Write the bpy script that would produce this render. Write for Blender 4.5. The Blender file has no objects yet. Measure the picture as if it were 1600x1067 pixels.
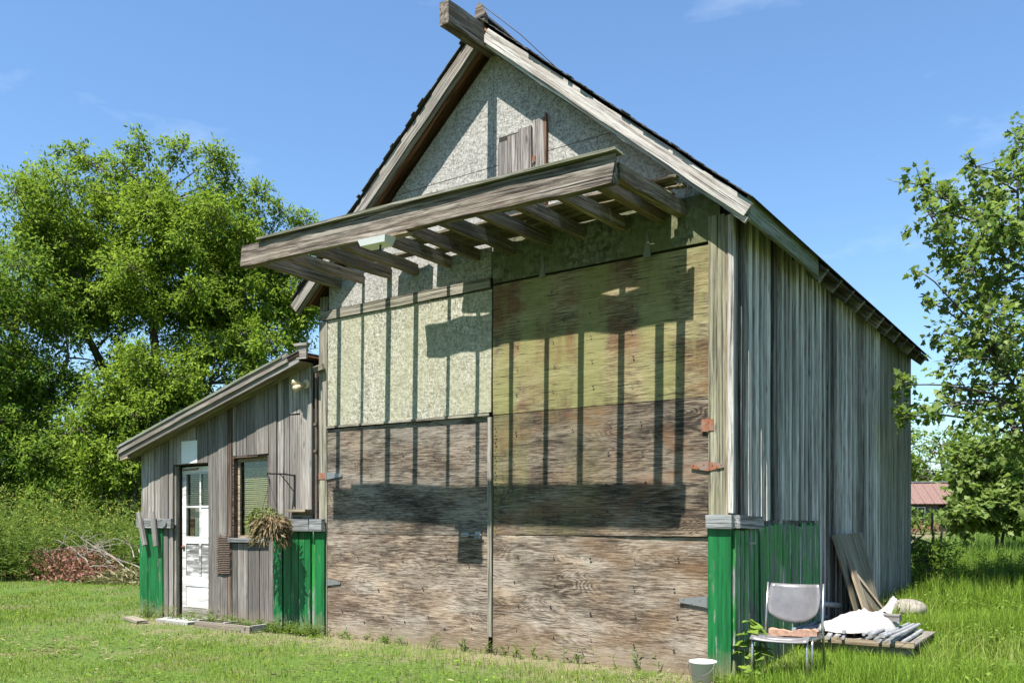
import bpy, math, random
import numpy as np
from mathutils import Vector, Matrix

# ------------------------------------------------------------------ camera, sky, sun, exposure
sc = bpy.context.scene
col = sc.collection
CAM = Vector((5.205, -7.098, 1.35))
YAW = math.radians(34.93)
cd = bpy.data.cameras.new('camera'); cam = bpy.data.objects.new('camera', cd); col.objects.link(cam)
cam.location = CAM; cam.rotation_euler = (math.radians(90), 0, YAW)
cd.sensor_width = 36; cd.lens = 36*1341/1600; cd.shift_y = (815-533.5)/1600
cd.clip_start = 0.1; cd.clip_end = 3000
sc.camera = cam

SUN_EL, SUN_AZ = 63.2, 1.6          # degrees; the sun stands in front of the doors, a touch to the right
w = bpy.data.worlds.new('World'); sc.world = w; w.use_nodes = True
wt = w.node_tree; wt.nodes.clear()
wo = wt.nodes.new('ShaderNodeOutputWorld'); bg = wt.nodes.new('ShaderNodeBackground')
sky = wt.nodes.new('ShaderNodeTexSky'); sky.sky_type = 'NISHITA'; sky.sun_disc = False
sky.sun_elevation = math.radians(SUN_EL); sky.sun_rotation = math.radians(180-SUN_AZ)
sky.air_density = 1.3; sky.dust_density = 0.35; sky.ozone_density = 2.0
# thin fair-weather wisps all over the sky
tc = wt.nodes.new('ShaderNodeTexCoord'); mp = wt.nodes.new('ShaderNodeMapping'); mp.inputs['Scale'].default_value = (2.2, 2.2, 6.5)
nz = wt.nodes.new('ShaderNodeTexNoise'); nz.inputs['Scale'].default_value = 2.1; nz.inputs['Detail'].default_value = 7; nz.inputs['Roughness'].default_value = .6
rp = wt.nodes.new('ShaderNodeValToRGB'); rp.color_ramp.elements[0].position = .58; rp.color_ramp.elements[1].position = .92
rp.color_ramp.elements[1].color = (.32, .32, .32, 1)
mx = wt.nodes.new('ShaderNodeMix'); mx.data_type = 'RGBA'
wt.links.new(tc.outputs['Generated'], mp.inputs['Vector']); wt.links.new(mp.outputs[0], nz.inputs['Vector'])
wt.links.new(nz.outputs['Fac'], rp.inputs[0]); wt.links.new(rp.outputs[0], mx.inputs[0])
tint = wt.nodes.new('ShaderNodeMix'); tint.data_type = 'RGBA'; tint.blend_type = 'MULTIPLY'; tint.inputs[0].default_value = 1.0   # clear, saturated summer blue
wt.links.new(sky.outputs[0], tint.inputs[6]); tint.inputs[7].default_value = (.93, 1.15, 1.36, 1)
wt.links.new(tint.outputs[2], mx.inputs[6]); mx.inputs[7].default_value = (8.5, 9.2, 10.2, 1)
wt.links.new(mx.outputs[2], bg.inputs[0]); bg.inputs[1].default_value = 0.05
wt.links.new(bg.outputs[0], wo.inputs[0])

sl = bpy.data.lights.new('sun', 'SUN'); so = bpy.data.objects.new('sun', sl); col.objects.link(so)
sl.energy = 5.0; sl.angle = math.radians(0.5); sl.color = (1.0, .955, .89)
so.rotation_euler = (math.radians(90-SUN_EL), 0, math.radians(SUN_AZ)); so.location = (2, -20, 30)

sc.view_settings.view_transform = 'Standard'; sc.view_settings.look = 'None'
sc.view_settings.exposure = 1.65; sc.view_settings.gamma = 1.0
sc.render.engine = 'CYCLES'
sc.cycles.max_bounces = 8; sc.cycles.transparent_max_bounces = 12

# ------------------------------------------------------------------ helpers
R = random.Random(11)
rng = np.random.default_rng(5)
WM = {}
I4 = Matrix.Identity(4)

def put(o, parent=None, M=I4):
    col.objects.link(o)
    if parent is None:
        o.matrix_world = M
    else:
        o.parent = parent; o.matrix_parent_inverse = WM[parent].inverted(); o.matrix_basis = M
    WM[o] = M.copy()
    return o

def tag(o, label=None, cat=None, group=None, kind=None):
    if label: o['label'] = label
    if cat: o['category'] = cat
    if group: o['group'] = group
    if kind: o['kind'] = kind
    return o

def thing(name, label, cat, loc, group=None):
    o = bpy.data.objects.new(name, None); o.empty_display_size = .2
    put(o, None, Matrix.Translation(loc)); return tag(o, label, cat, group)

def mesh(name, v, f, m, parent=None, M=I4, smooth=False):
    me = bpy.data.meshes.new(name); me.from_pydata([tuple(p) for p in v], [], f); me.update()
    if smooth: me.polygons.foreach_set('use_smooth', [True]*len(me.polygons))
    me.materials.append(m)
    return put(bpy.data.objects.new(name, me), parent, M)

def frame(o, x, y):
    x = Vector(x).normalized(); y = Vector(y); y = (y - x*y.dot(x)).normalized(); z = x.cross(y)
    M = Matrix(((x.x, y.x, z.x, o[0]), (x.y, y.y, z.y, o[1]), (x.z, y.z, z.z, o[2]), (0, 0, 0, 1)))
    return M

def board(name, a, b, wd, wid, th, m, parent, seg=3, jit=.004, bow=.0, rag=.012, kind=None):
    """a sawn board from a to b, width along wd; edges waver, ends are not quite square"""
    a, b = Vector(a), Vector(b); L = (b-a).length
    M = frame((a+b)/2, b-a, wd)
    v, f = [], []
    for i in range(seg+1):
        t = i/seg; x = (t-.5)*L; bz = bow*math.sin(math.pi*t)
        dy = R.uniform(-jit, jit)
        for (sy, sz) in ((-1, -1), (1, -1), (1, 1), (-1, 1)):
            ex = R.uniform(-rag, 0)*(1 if i == seg else -1) if i in (0, seg) else 0
            v.append((x+ex, sy*wid/2+dy+R.uniform(-jit, jit)*.5, sz*th/2+bz+R.uniform(-jit, jit)*.25))
    for i in range(seg):
        o, n = 4*i, 4*i+4
        for k in range(4): f.append((o+k, o+(k+1) % 4, n+(k+1) % 4, n+k))
    f.append((3, 2, 1, 0)); e = 4*seg; f.append((e, e+1, e+2, e+3))
    return mesh(name, v, f, m, parent, M)

def plate(name, pts, org, xd, yd, th, m, parent, jit=0.0):
    """polygon pts in the local x,y plane, th thick, outer face at +th along x cross y"""
    cx = sum(p[0] for p in pts)/len(pts); cy = sum(p[1] for p in pts)/len(pts)
    M = frame(org, xd, yd); M = M @ Matrix.Translation((cx, cy, 0))
    q = [(p[0]-cx+R.uniform(-jit, jit), p[1]-cy+R.uniform(-jit, jit)) for p in pts]; n = len(q)
    v = [(x, y, 0) for x, y in q]+[(x, y, th) for x, y in q]
    f = [tuple(range(n-1, -1, -1)), tuple(range(n, 2*n))]+[(i, (i+1) % n, n+(i+1) % n, n+i) for i in range(n)]
    return mesh(name, v, f, m, parent, M)

def FP(name, pts, y, th, m, parent, jit=0.0):      # on the front: pts are (x, z); back face at y, outer face at y - th
    return plate(name, pts, (0, y, 0), (1, 0, 0), (0, 0, 1), th, m, parent, jit)

def rect(x0, x1, z0, z1): return [(x0, z0), (x1, z0), (x1, z1), (x0, z1)]

def warped(name, x0, x1, z0, z1, y, th, m, parent, fn=None, nx=8, nz=5, jit=.004):
    """a plywood sheet on the front with a slightly sprung surface: fn(u,v) = how far it stands off"""
    cx, cz = (x0+x1)/2, (z0+z1)/2
    M = frame((cx, y, cz), (1, 0, 0), (0, 0, 1)); v, f = [], []
    for s in (0, 1):
        for j in range(nz+1):
            for i in range(nx+1):
                u, w_ = i/nx, j/nz
                e = (R.uniform(-jit, jit) if j in (0, nz) else 0)
                d = fn(u, w_) if fn else 0
                v.append((x0+(x1-x0)*u-cx, z0+(z1-z0)*w_-cz+(e if s == 0 else 0), d+(th if s else 0)))
    N = (nx+1)*(nz+1); ix = lambda i, j, s: s*N+j*(nx+1)+i
    for j in range(nz):
        for i in range(nx):
            f.append((ix(i, j, 1), ix(i+1, j, 1), ix(i+1, j+1, 1), ix(i, j+1, 1)))
            f.append((ix(i, j, 0), ix(i, j+1, 0), ix(i+1, j+1, 0), ix(i+1, j, 0)))
    for i in range(nx):
        f.append((ix(i, 0, 0), ix(i+1, 0, 0), ix(i+1, 0, 1), ix(i, 0, 1)))
        f.append((ix(i, nz, 0), ix(i, nz, 1), ix(i+1, nz, 1), ix(i+1, nz, 0)))
    for j in range(nz):
        f.append((ix(0, j, 0), ix(0, j, 1), ix(0, j+1, 1), ix(0, j+1, 0)))
        f.append((ix(nx, j, 0), ix(nx, j+1, 0), ix(nx, j+1, 1), ix(nx, j, 1)))
    return mesh(name, v, f, m, parent, M)

class MB:
    """collects shapes of ONE part"""
    def __init__(s): s.v, s.f = [], []
    def box(s, c, d, M=I4):
        o = len(s.v)
        for z in (-1, 1):
            for y in (-1, 1):
                for x in (-1, 1): s.v.append(M @ Vector((c[0]+x*d[0]/2, c[1]+y*d[1]/2, c[2]+z*d[2]/2)))
        for q in ((0, 2, 3, 1), (4, 5, 7, 6), (0, 1, 5, 4), (2, 6, 7, 3), (0, 4, 6, 2), (1, 3, 7, 5)): s.f.append(tuple(o+k for k in q))
        return s
    def tube(s, pts, r, n=6, cap=True):
        pts = [Vector(p) for p in pts]; rs = r if isinstance(r, (list, tuple)) else [r]*len(pts)
        o = len(s.v); up = Vector((0, 0, 1)); side = None
        for i, p in enumerate(pts):
            d = (pts[min(i+1, len(pts)-1)]-pts[max(i-1, 0)])
            if d.length < 1e-7: d = Vector((0, 0, 1))
            d.normalize()
            if side is None:
                side = d.cross(up if abs(d.z) < .9 else Vector((1, 0, 0))).normalized()
            side = (side-d*side.dot(d)).normalized(); b = d.cross(side)
            for k in range(n):
                a = 2*math.pi*k/n
                s.v.append(p+(side*math.cos(a)+b*math.sin(a))*rs[i])
        for i in range(len(pts)-1):
            for k in range(n):
                s.f.append((o+i*n+k, o+i*n+(k+1) % n, o+(i+1)*n+(k+1) % n, o+(i+1)*n+k))
        if cap:
            s.f.append(tuple(o+k for k in range(n-1, -1, -1))); e = o+(len(pts)-1)*n; s.f.append(tuple(e+k for k in range(n)))
        return s
    def lathe(s, prof, c, n=24, M=I4):
        o = len(s.v)
        for (r, z) in prof:
            for k in range(n):
                a = 2*math.pi*k/n; s.v.append(M @ Vector((c[0]+r*math.cos(a), c[1]+r*math.sin(a), c[2]+z)))
        for i in range(len(prof)-1):
            for k in range(n): s.f.append((o+i*n+k, o+i*n+(k+1) % n, o+(i+1)*n+(k+1) % n, o+(i+1)*n+k))
        return s
    def disc(s, c, r, nrm, n=6, h=.003):
        z = Vector(nrm).normalized(); return s.tube([Vector(c), Vector(c)+z*h], r, n)
    def build(s, name, m, parent=None, smooth=False):
        # the origin of a part is the middle of its own shape
        lo = Vector([min(p[k] for p in s.v) for k in range(3)]); hi = Vector([max(p[k] for p in s.v) for k in range(3)])
        c = (lo+hi)/2
        return mesh(name, [Vector(p)-c for p in s.v], s.f, m, parent, Matrix.Translation(c), smooth)

def soup(name, V, T, m, parent=None, smooth=False, loc=(0, 0, 0)):
    """big triangle mesh from numpy arrays"""
    V = np.ascontiguousarray(V-np.array(loc), dtype=np.float32); T = np.ascontiguousarray(T, dtype=np.int32)
    me = bpy.data.meshes.new(name)
    me.vertices.add(len(V)); me.vertices.foreach_set('co', V.ravel())
    me.loops.add(T.size); me.loops.foreach_set('vertex_index', T.ravel())
    me.polygons.add(len(T)); me.polygons.foreach_set('loop_start', np.arange(0, T.size, 3, dtype=np.int32))
    me.polygons.foreach_set('loop_total', np.full(len(T), 3, dtype=np.int32))
    if smooth: me.polygons.foreach_set('use_smooth', np.ones(len(T), dtype=bool))
    me.update(); me.validate(); me.materials.append(m)
    return put(bpy.data.objects.new(name, me), parent, Matrix.Translation(loc))

def unit(a): return a/np.maximum(np.linalg.norm(a, axis=1, keepdims=True), 1e-9)

def scatter(tmpl, pos, axis, nrm, size, wide=None):
    """copies of a leaf template (verts, tris): local x along axis, z along nrm"""
    tv, tt = tmpl; tv = np.array(tv, dtype=np.float32); tt = np.array(tt)
    X = unit(axis); Y = unit(np.cross(nrm, X)); Z = np.cross(X, Y)
    n, k = len(pos), len(tv); s = np.asarray(size).reshape(-1, 1)*np.ones((n, 1)); wd = 1.0 if wide is None else np.asarray(wide).reshape(-1, 1)
    V = np.empty((n, k, 3), dtype=np.float32)
    for i in range(k):
        V[:, i] = pos+s*(X*tv[i, 0]+Y*tv[i, 1]*wd+Z*tv[i, 2])
    T = (tt[None]+(np.arange(n)*k)[:, None, None]).reshape(-1, 3)
    return V.reshape(-1, 3), T

def join(parts):
    V, T, o = [], [], 0
    for v, t in parts: V.append(v); T.append(t+o); o += len(v)
    return np.concatenate(V), np.concatenate(T)

LEAF = ([(0, 0, 0), (.42, .24, .07), (1, 0, -.06), (.42, -.24, .07), (.5, 0, 0)], [(0, 4, 1), (1, 4, 2), (0, 3, 4), (3, 2, 4)])
LEAF2 = ([(0, 0, 0), (.45, .22, .06), (1, 0, -.05), (.45, -.22, .06)], [(0, 2, 1), (0, 3, 2)])
OVATE = ([(0, 0, 0), (.18, .26, .05), (.42, .34, .06), (.70, .22, .02), (1, 0, -.10), (.70, -.22, .02), (.42, -.34, .06), (.18, -.26, .05), (.45, 0, 0)], [(8, (k+1) % 8, k) for k in range(8)])
NARROW = ([(0, 0, 0), (.45, .075, .03), (1, 0, -.12), (.45, -.075, .03)], [(0, 2, 1), (0, 3, 2)])
def _maple():
    pts = [(0, 0), (.05, .22), (-.02, .48), (.28, .34), (.42, .58), (.55, .26), (.72, .22), (1.05, 0)]
    pts = pts+[(x, -y) for x, y in pts[-2:0:-1]]
    v = [(.35, 0, .05)]+[(x, y, -.12*abs(y)-.08*max(0, x-.5)) for x, y in pts]
    n = len(pts); return v, [(0, 1+(i+1) % n, 1+i) for i in range(n)]
MAPLE = _maple()

# ------------------------------------------------------------------ materials
ALB = .66            # overall reflectance level of the colours below
class G:
    def __init__(s, name):
        s.m = bpy.data.materials.new(name); s.m.use_nodes = True; s.t = s.m.node_tree
        s.b = s.t.nodes['Principled BSDF']; s.out = s.t.nodes['Material Output']
    def n(s, typ, ins={}, **pr):
        nd = s.t.nodes.new('ShaderNode'+typ)
        for k, v in pr.items(): setattr(nd, k, v)
        for k, v in ins.items(): s.set(nd.inputs[k], v)
        return nd
    def set(s, sock, v):
        if isinstance(v, bpy.types.NodeSocket): s.t.links.new(v, sock)
        elif isinstance(v, tuple) and len(v) == 3 and sock.type == 'RGBA': sock.default_value = (*v, 1)
        else: sock.default_value = v
    def vec(s, scale, seed=True, src='Object'):
        c = s.n('TexCoord').outputs[src] if src != 'Position' else s.n('NewGeometry').outputs['Position']
        if seed:
            r = s.n('Math', {0: s.n('ObjectInfo').outputs['Random'], 1: 53.0}, operation='MULTIPLY').outputs[0]
            c = s.n('VectorMath', {0: c, 1: r}, operation='ADD').outputs[0]
        return s.n('Mapping', {'Vector': c, 'Scale': scale}).outputs[0]
    def noise(s, vec, scale=1.0, detail=4.0, rough=.6, dist=0.0):
        return s.n('TexNoise', {'Vector': vec, 'Scale': scale, 'Detail': detail, 'Roughness': rough, 'Distortion': dist}).outputs['Fac']
    def ramp(s, fac, stops, interp='LINEAR'):
        r = s.n('ValToRGB', {0: fac}); e = r.color_ramp.elements; r.color_ramp.interpolation = interp
        while len(e) < len(stops): e.new(.5)
        for k, (p, c) in zip(e, stops):
            k.position = p; k.color = (*c, 1) if isinstance(c, tuple) else (c, c, c, 1)
        return r.outputs[0]
    def mix(s, fac, a, b, blend='MIX'):
        return s.n('Mix', {0: fac, 6: a, 7: b}, data_type='RGBA', blend_type=blend).outputs[2]
    def math(s, op, a, b=0.0): return s.n('Math', {0: a, 1: b}, operation=op).outputs[0]
    def sep(s, v): return s.n('SeparateXYZ', {0: v}).outputs
    def bump(s, h, strength=.5, dist=.01):
        s.set(s.b.inputs['Normal'], s.n('Bump', {'Height': h, 'Strength': strength, 'Distance': dist}).outputs[0])
    def done(s, colr, rough=.85, metal=0.0, spec=.3, k=(1, 1, 1)):
        s.set(s.b.inputs['Base Color'], s.mix(1.0, colr, (ALB*k[0], ALB*k[1], ALB*k[2]), 'MULTIPLY')); s.set(s.b.inputs['Roughness'], rough); s.set(s.b.inputs['Metallic'], metal)
        s.set(s.b.inputs['Specular IOR Level'], spec); return s.m

def scl(c, k): return tuple(x*k for x in c)

def wood(name, dark, mid, light, stain=None, stain_amt=.5, moss=None, moss_amt=.5, paint=None, paint_lo=.4, paint_hi=.5, fine=1.0, vary=.35, paint_rough=.45):
    """weathered sawn wood, grain along the board's own x axis"""
    g = G(name)
    g1_ = g.noise(g.vec((1.0, 38*fine, 38*fine)), 1, 8, .70, .10); g2_ = g.noise(g.vec((5, 85*fine, 85*fine)), 1, 4, .7)
    gr = g.math('ADD', g.math('MULTIPLY', g1_, .68), g.math('MULTIPLY', g2_, .32))
    c = g.ramp(gr, [(.37, scl(dark, .7)), (.435, dark), (.495, mid), (.565, light), (.68, scl(light, 1.25))])
    br = g.noise(g.vec((.7, 4, 4)), 1, 5, .65)
    c = g.mix(g.ramp(br, [(.36, .6), (.58, 0.0)]), c, scl(mid, .5))
    if stain: c = g.mix(g.ramp(g.noise(g.vec((.9, 5, 5)), 1.3, 4, .6), [(.42, 0.0), (.66, stain_amt)]), c, stain)
    if moss: c = g.mix(g.ramp(g.noise(g.vec((1.6, 3, 3)), 1.1, 5, .65), [(.40, 0.0), (.66, moss_amt)]), c, moss)
    rnd = g.n('ObjectInfo').outputs['Random']
    k = g.n('MapRange', {0: rnd, 3: 1-vary, 4: 1+vary*.55}).outputs[0]
    c = g.mix(1.0, c, g.n('CombineColor', {0: k, 1: k, 2: k}).outputs[0], 'MULTIPLY')
    crack = g.noise(g.vec((1.0, 75*fine, 75*fine)), 1, 3, .5)
    ck = g.ramp(crack, [(.33, 1.0), (.39, 0.0)])
    kn = g.n('TexVoronoi', {'Vector': g.vec((1.7, 6, 6)), 'Scale': 1.2}).outputs['Distance']
    ck2 = g.ramp(kn, [(.05, .8), (.13, 0.0)])
    c = g.mix(ck, c, scl(dark, .35)); c = g.mix(ck2, c, scl(dark, .5))
    rough = .88
    if paint:
        pn = g.noise(g.vec((2.2, 16, 16)), 1, 6, .7)
        pf = g.ramp(pn, [(paint_lo, 0.0), (paint_hi, 1.0)])
        pc = g.mix(g.ramp(g.noise(g.vec((1, 9, 9)), 1.5, 4), [(.36, 1.0), (.62, 0.0)]), tuple(min(1, x*1.12+.006) for x in paint), scl(paint, .60))
        c = g.mix(pf, c, pc); rough = g.n('MapRange', {0: pf, 3: .88, 4: paint_rough}).outputs[0]
    pz = g.sep(g.n('NewGeometry').outputs['Position'])[2]
    dm = g.math('SUBTRACT', g.math('ADD', .16, g.math('MULTIPLY', g.noise(g.vec((3, 3, 3), src='Position', seed=False), 2.2, 5, .7), .34)), pz)
    c = g.mix(g.ramp(dm, [(.08, 0.0), (.30, .7)]), c, (.26, .215, .15))
    h = g.math('SUBTRACT', gr, g.math('MULTIPLY', ck, .6))
    g.bump(h, .8, .008)
    return g.done(c, rough, k=(1.0, .985, .955))

def ply(name, dark, mid, light, stain=(.16, .065, .03), st=(.52, .72, .7), moss=None, ms=(.4, .62, .8), ring=.5, moss_side=None):
    """rotary-cut plywood gone grey: wavy rings along the sheet, silver weathering, stains"""
    g = G(name)
    h = g.noise(g.vec((.7, 3.2, 1)), 1.0, 2, .45, .5)
    rings = g.math('SINE', g.math('MULTIPLY', h, 230.0))
    rmask = g.ramp(g.noise(g.vec((1.3, 1.6, 1)), 1.0, 2, .5), [(.45, .15), (.65, 1.0)])
    rings = g.math('MULTIPLY', rings, rmask)
    st0 = g.noise(g.vec((7, 130, 1)), 1, 5, .8, .1)
    st1 = g.noise(g.vec((3.6, 52, 1)), 1, 8, .76, .2)
    st2 = g.noise(g.vec((1.1, 3.0, 1)), 1, 6, .66, .4)
    f = g.math('ADD', g.math('MULTIPLY', rings, .035*ring), g.math('ADD', g.math('MULTIPLY', st0, .42), g.math('ADD', g.math('MULTIPLY', st1, .30), g.math('MULTIPLY', st2, .32))))
    c = g.ramp(f, [(.42, scl(dark, .7)), (.465, dark), (.512, mid), (.565, light), (.65, scl(light, 1.4))])
    hue = g.noise(g.vec((1.4, 2.6, 1)), 1.0, 5, .62, .4)           # brown where the face veneer is fresh, silver where it has bleached
    c = g.mix(g.ramp(hue, [(.38, .7), (.54, 0.0)]), c, g.mix(1.0, c, (1.0, .86, .72), 'MULTIPLY'))
    c = g.mix(g.ramp(hue, [(.55, 0.0), (.72, .55)]), c, scl(light, 1.05))
    c = g.mix(g.ramp(g.noise(g.vec((.9, 1.8, 1)), 1.0, 5, .6, .6), [(st[0], 0.0), (st[1], st[2])]), c, g.mix(st1, scl(stain, .5), scl(stain, 1.7)))
    if moss:
        mf = g.ramp(g.noise(g.vec((3.2, .7, 1)), .8, 5, .62), [(ms[0], 0.0), (ms[1], ms[2])])
        if moss_side:
            x = g.sep(g.n('TexCoord').outputs['Object'])[0]
            mf = g.math('MULTIPLY', mf, g.ramp(g.n('MapRange', {0: x, 1: moss_side[0], 2: moss_side[1]}).outputs[0], [(0.0, 0.0), (1.0, 1.0)]))
        c = g.mix(mf, c, g.mix(st1, scl(moss, .55), scl(moss, 1.45)))
    crack = g.noise(g.vec((2.6, 95, 1)), 1, 4, .6, .2); ck = g.ramp(crack, [(.33, .9), (.40, 0.0)])
    c = g.mix(ck, c, scl(dark, .35))
    pz = g.sep(g.n('NewGeometry').outputs['Position'])[2]
    dm = g.math('SUBTRACT', g.math('ADD', .16, g.math('MULTIPLY', g.noise(g.vec((3, 3, 3), src='Position', seed=False), 2.2, 5, .7), .34)), pz)
    c = g.mix(g.ramp(dm, [(.08, 0.0), (.30, .7)]), c, (.26, .215, .15))
    g.bump(g.math('SUBTRACT', f, g.math('MULTIPLY', ck, .4)), .8, .008)
    return g.done(c, .88, k=(1.04, .97, .87))

def osb(name, cols, moss=None, ms=(.4, .7, .6), sc_=15):
    g = G(name)
    v0 = g.vec((1, 1, 1)); w1 = g.n('TexNoise', {'Vector': v0, 'Scale': 9.0, 'Detail': 2.0}).outputs['Color']
    vv = g.n('VectorMath', {0: v0, 1: g.n('VectorMath', {0: w1, 1: (.05, .05, .05)}, operation='MULTIPLY').outputs[0]}, operation='ADD').outputs[0]
    a = g.n('TexVoronoi', {'Vector': g.n('Mapping', {'Vector': vv, 'Scale': (1, 1.9, 1), 'Rotation': (0, 0, .5)}).outputs[0], 'Scale': sc_}, distance='CHEBYCHEV')
    b = g.n('TexVoronoi', {'Vector': g.n('Mapping', {'Vector': vv, 'Scale': (2.1, 1, 1), 'Rotation': (0, 0, -.4)}).outputs[0], 'Scale': sc_*1.25}, distance='CHEBYCHEV')
    ra = g.sep(a.outputs['Color'])[0]; rb = g.sep(b.outputs['Color'])[1]
    f = g.math('ADD', g.math('MULTIPLY', ra, .5), g.math('MULTIPLY', rb, .5))
    f = g.math('ADD', g.math('MULTIPLY', f, .72), g.math('MULTIPLY', g.noise(v0, 70, 5, .8), .30))
    c = g.ramp(f, [(.22, cols[0]), (.42, cols[1]), (.62, cols[2]), (.85, cols[3])])
    edge = g.ramp(g.math('MULTIPLY', a.outputs['Distance'], 1.0), [(.55, 0.0), (.8, .3)])
    c = g.mix(edge, c, scl(cols[0], .7))
    if moss: c = g.mix(g.ramp(g.noise(g.vec((1.4, .8, 1)), 1.2, 5, .6), [(ms[0], 0.0), (ms[1], ms[2])]), c, moss, 'MIX')
    g.bump(f, .6, .005)
    return g.done(c, .9)

def plain(name, c, rough=.6, metal=0.0, var=.15, scale=8.0, spec=.4, bump=.0):
    g = G(name); nz_ = g.noise(g.vec((1, 1, 1)), scale, 5, .65)
    cc = g.mix(g.ramp(nz_, [(.3, 0.0), (.7, 1.0)]), scl(c, 1-var), scl(c, 1+var))
    if bump: g.bump(nz_, bump, .004)
    return g.done(cc, rough, metal, spec)

def rusty(name, base, rust, lo, hi, metal=.6):
    g = G(name); nn = g.noise(g.vec((1, 1, 1)), 14, 6, .7); f = g.ramp(nn, [(lo, 0.0), (hi, 1.0)])
    c = g.mix(f, base, g.mix(g.noise(g.vec((1, 1, 1)), 60, 3), scl(rust, .6), scl(rust, 1.4)))
    g.bump(nn, .3, .003)
    return g.done(c, g.n('MapRange', {0: f, 3: .45, 4: .85}).outputs[0], g.n('MapRange', {0: f, 3: metal, 4: 0.0}).outputs[0])

def leafmat(name, cols, trans=.4, patch=.35, rough=.65, island=True):
    """cols: dark to light leaf colours; each leaf gets its own shade"""
    g = G(name); geo = g.n('NewGeometry')
    r = geo.outputs['Random Per Island']
    p = g.noise(g.n('Mapping', {'Vector': geo.outputs['Position'], 'Scale': (1, 1, 1)}).outputs[0], patch, 3, .6)
    f = g.math('ADD', g.math('MULTIPLY', r, .65), g.math('MULTIPLY', p, .4))
    n_ = len(cols); c = g.ramp(f, [(.15+.7*i/(n_-1), k) for i, k in enumerate(cols)])
    g.done(c, rough, 0, .16)
    tr = g.n('BsdfTranslucent', {'Color': g.mix(1.0, g.mix(.5, c, (.22, .30, .03), 'MIX'), (ALB, ALB, ALB), 'MULTIPLY')})
    ms_ = g.n('MixShader', {0: trans, 1: g.b.outputs[0], 2: tr.outputs[0]})
    g.t.links.new(ms_.outputs[0], g.out.inputs[0]); return g.m

M = {}
grey = ((.085, .075, .066), (.24, .222, .20), (.40, .385, .36))
M['lean'] = wood('lean_to_boards', (.17, .155, .142), (.27, .252, .235), (.37, .352, .332), stain=(.19, .152, .125), stain_amt=.5, vary=.5)
M['beam'] = wood('canopy_timber', (.05, .038, .030), (.20, .17, .14), (.40, .365, .32), stain=(.15, .10, .065), stain_amt=.5, fine=.75, vary=.12)
M['joist'] = wood('joist_timber', (.07, .054, .04), (.23, .18, .135), (.43, .365, .29), stain=(.20, .12, .062), stain_amt=.55, moss=(.18, .18, .085), moss_amt=.4, vary=.35)
M['plank'] = wood('rotten_plank', (.07, .055, .035), (.21, .18, .125), (.37, .335, .26), stain=(.19, .12, .06), moss=(.19, .19, .085), moss_amt=.4)
M['beamcap'] = wood('beam_cap_board', (.09, .085, .065), (.24, .235, .19), (.38, .37, .31), moss=(.20, .21, .10), moss_amt=.4, vary=.1)
M['barge'] = wood('barge_white', (.22, .20, .185), (.50, .48, .455), (.66, .645, .62), stain=(.28, .225, .18), stain_amt=.45, vary=.06)
M['barge_grey'] = wood('barge_grey', (.12, .10, .09), (.27, .25, .225), (.42, .40, .37), stain=(.2, .15, .11), vary=.1)
M['fascia'] = wood('fascia_mossy', (.10, .105, .09), (.26, .27, .25), (.40, .42, .40), moss=(.17, .20, .06), moss_amt=.75, vary=.08)
M['soffit'] = wood('soffit_brown', (.06, .03, .02), (.18, .085, .05), (.28, .15, .09), vary=.2)
M['post'] = wood('post_grey', (.10, .09, .075), (.26, .24, .20), (.41, .385, .335), moss=(.28, .27, .14), moss_amt=.3, vary=.12)
M['postmoss'] = wood('post_mossy', (.12, .11, .075), (.26, .243, .175), (.40, .378, .29), moss=(.27, .262, .15), moss_amt=.55, vary=.1)
M['side'] = wood('side_boards', (.105, .096, .086), (.29, .272, .248), (.54, .515, .478), stain=(.095, .08, .066), stain_amt=.6, vary=.5)
M['sidewhite'] = wood('side_battens', (.34, .32, .295), (.72, .69, .65), (.95, .92, .88), stain=(.24, .215, .19), stain_amt=.4, vary=.28)
M['sidegreen'] = wood('side_boards_greenish', (.13, .125, .105), (.33, .33, .28), (.53, .525, .46), stain=(.11, .095, .08), stain_amt=.5, vary=.3)
GREEN = (.004, .19, .05)
M['green'] = wood('green_paint', (.10, .12, .09), (.22, .25, .2), (.38, .39, .36), paint=(.003, .15, .036), paint_lo=.355, paint_hi=.395, vary=.28, paint_rough=.5)
M['greenworn_bright'] = wood('green_paint_worn_brightened', (.09, .095, .09), (.27, .30, .285), (.52, .56, .55), paint=(.02, .27, .045), paint_lo=.44, paint_hi=.53, vary=.38, paint_rough=.55)  # worn green paint, brightened to make up for shade on the side wall
M['cap'] = wood('grey_cap', (.12, .125, .125), (.25, .265, .27), (.36, .38, .39), vary=.12)
M['hatch'] = wood('hatch_boards', (.10, .085, .08), (.26, .235, .22), (.38, .355, .335), vary=.15)
M['stick'] = wood('grey_stick', (.12, .11, .10), (.28, .265, .25), (.42, .40, .38), vary=.15)
M['dark'] = plain('dark_timber', (.022, .018, .015), .9)  # near-black, so the shade in slots and board gaps sits in the colour
M['tan'] = wood('tan_wood', (.18, .13, .08), (.36, .29, .2), (.52, .44, .34), vary=.2)
M['whitedoor'] = wood('white_door_paint', (.14, .13, .12), (.33, .32, .31), (.45, .44, .43), paint=(.80, .80, .79), paint_lo=.30, paint_hi=.36, vary=.05, paint_rough=.5)
M['peeled'] = wood('peeled_door_paint', (.12, .115, .11), (.30, .30, .30), (.46, .46, .47), paint=(.74, .74, .74), paint_lo=.50, paint_hi=.58, vary=.05)
M['whiteboard'] = plain('white_board', (.78, .78, .77), .55, var=.05)
M['plyA'] = ply('plywood_left_middle', (.030, .026, .022), (.115, .102, .088), (.265, .247, .225), stain=(.17, .085, .042), st=(.60, .73, .65))  # dark old sheet, darkened further to deepen the canopy shadow on it
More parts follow.
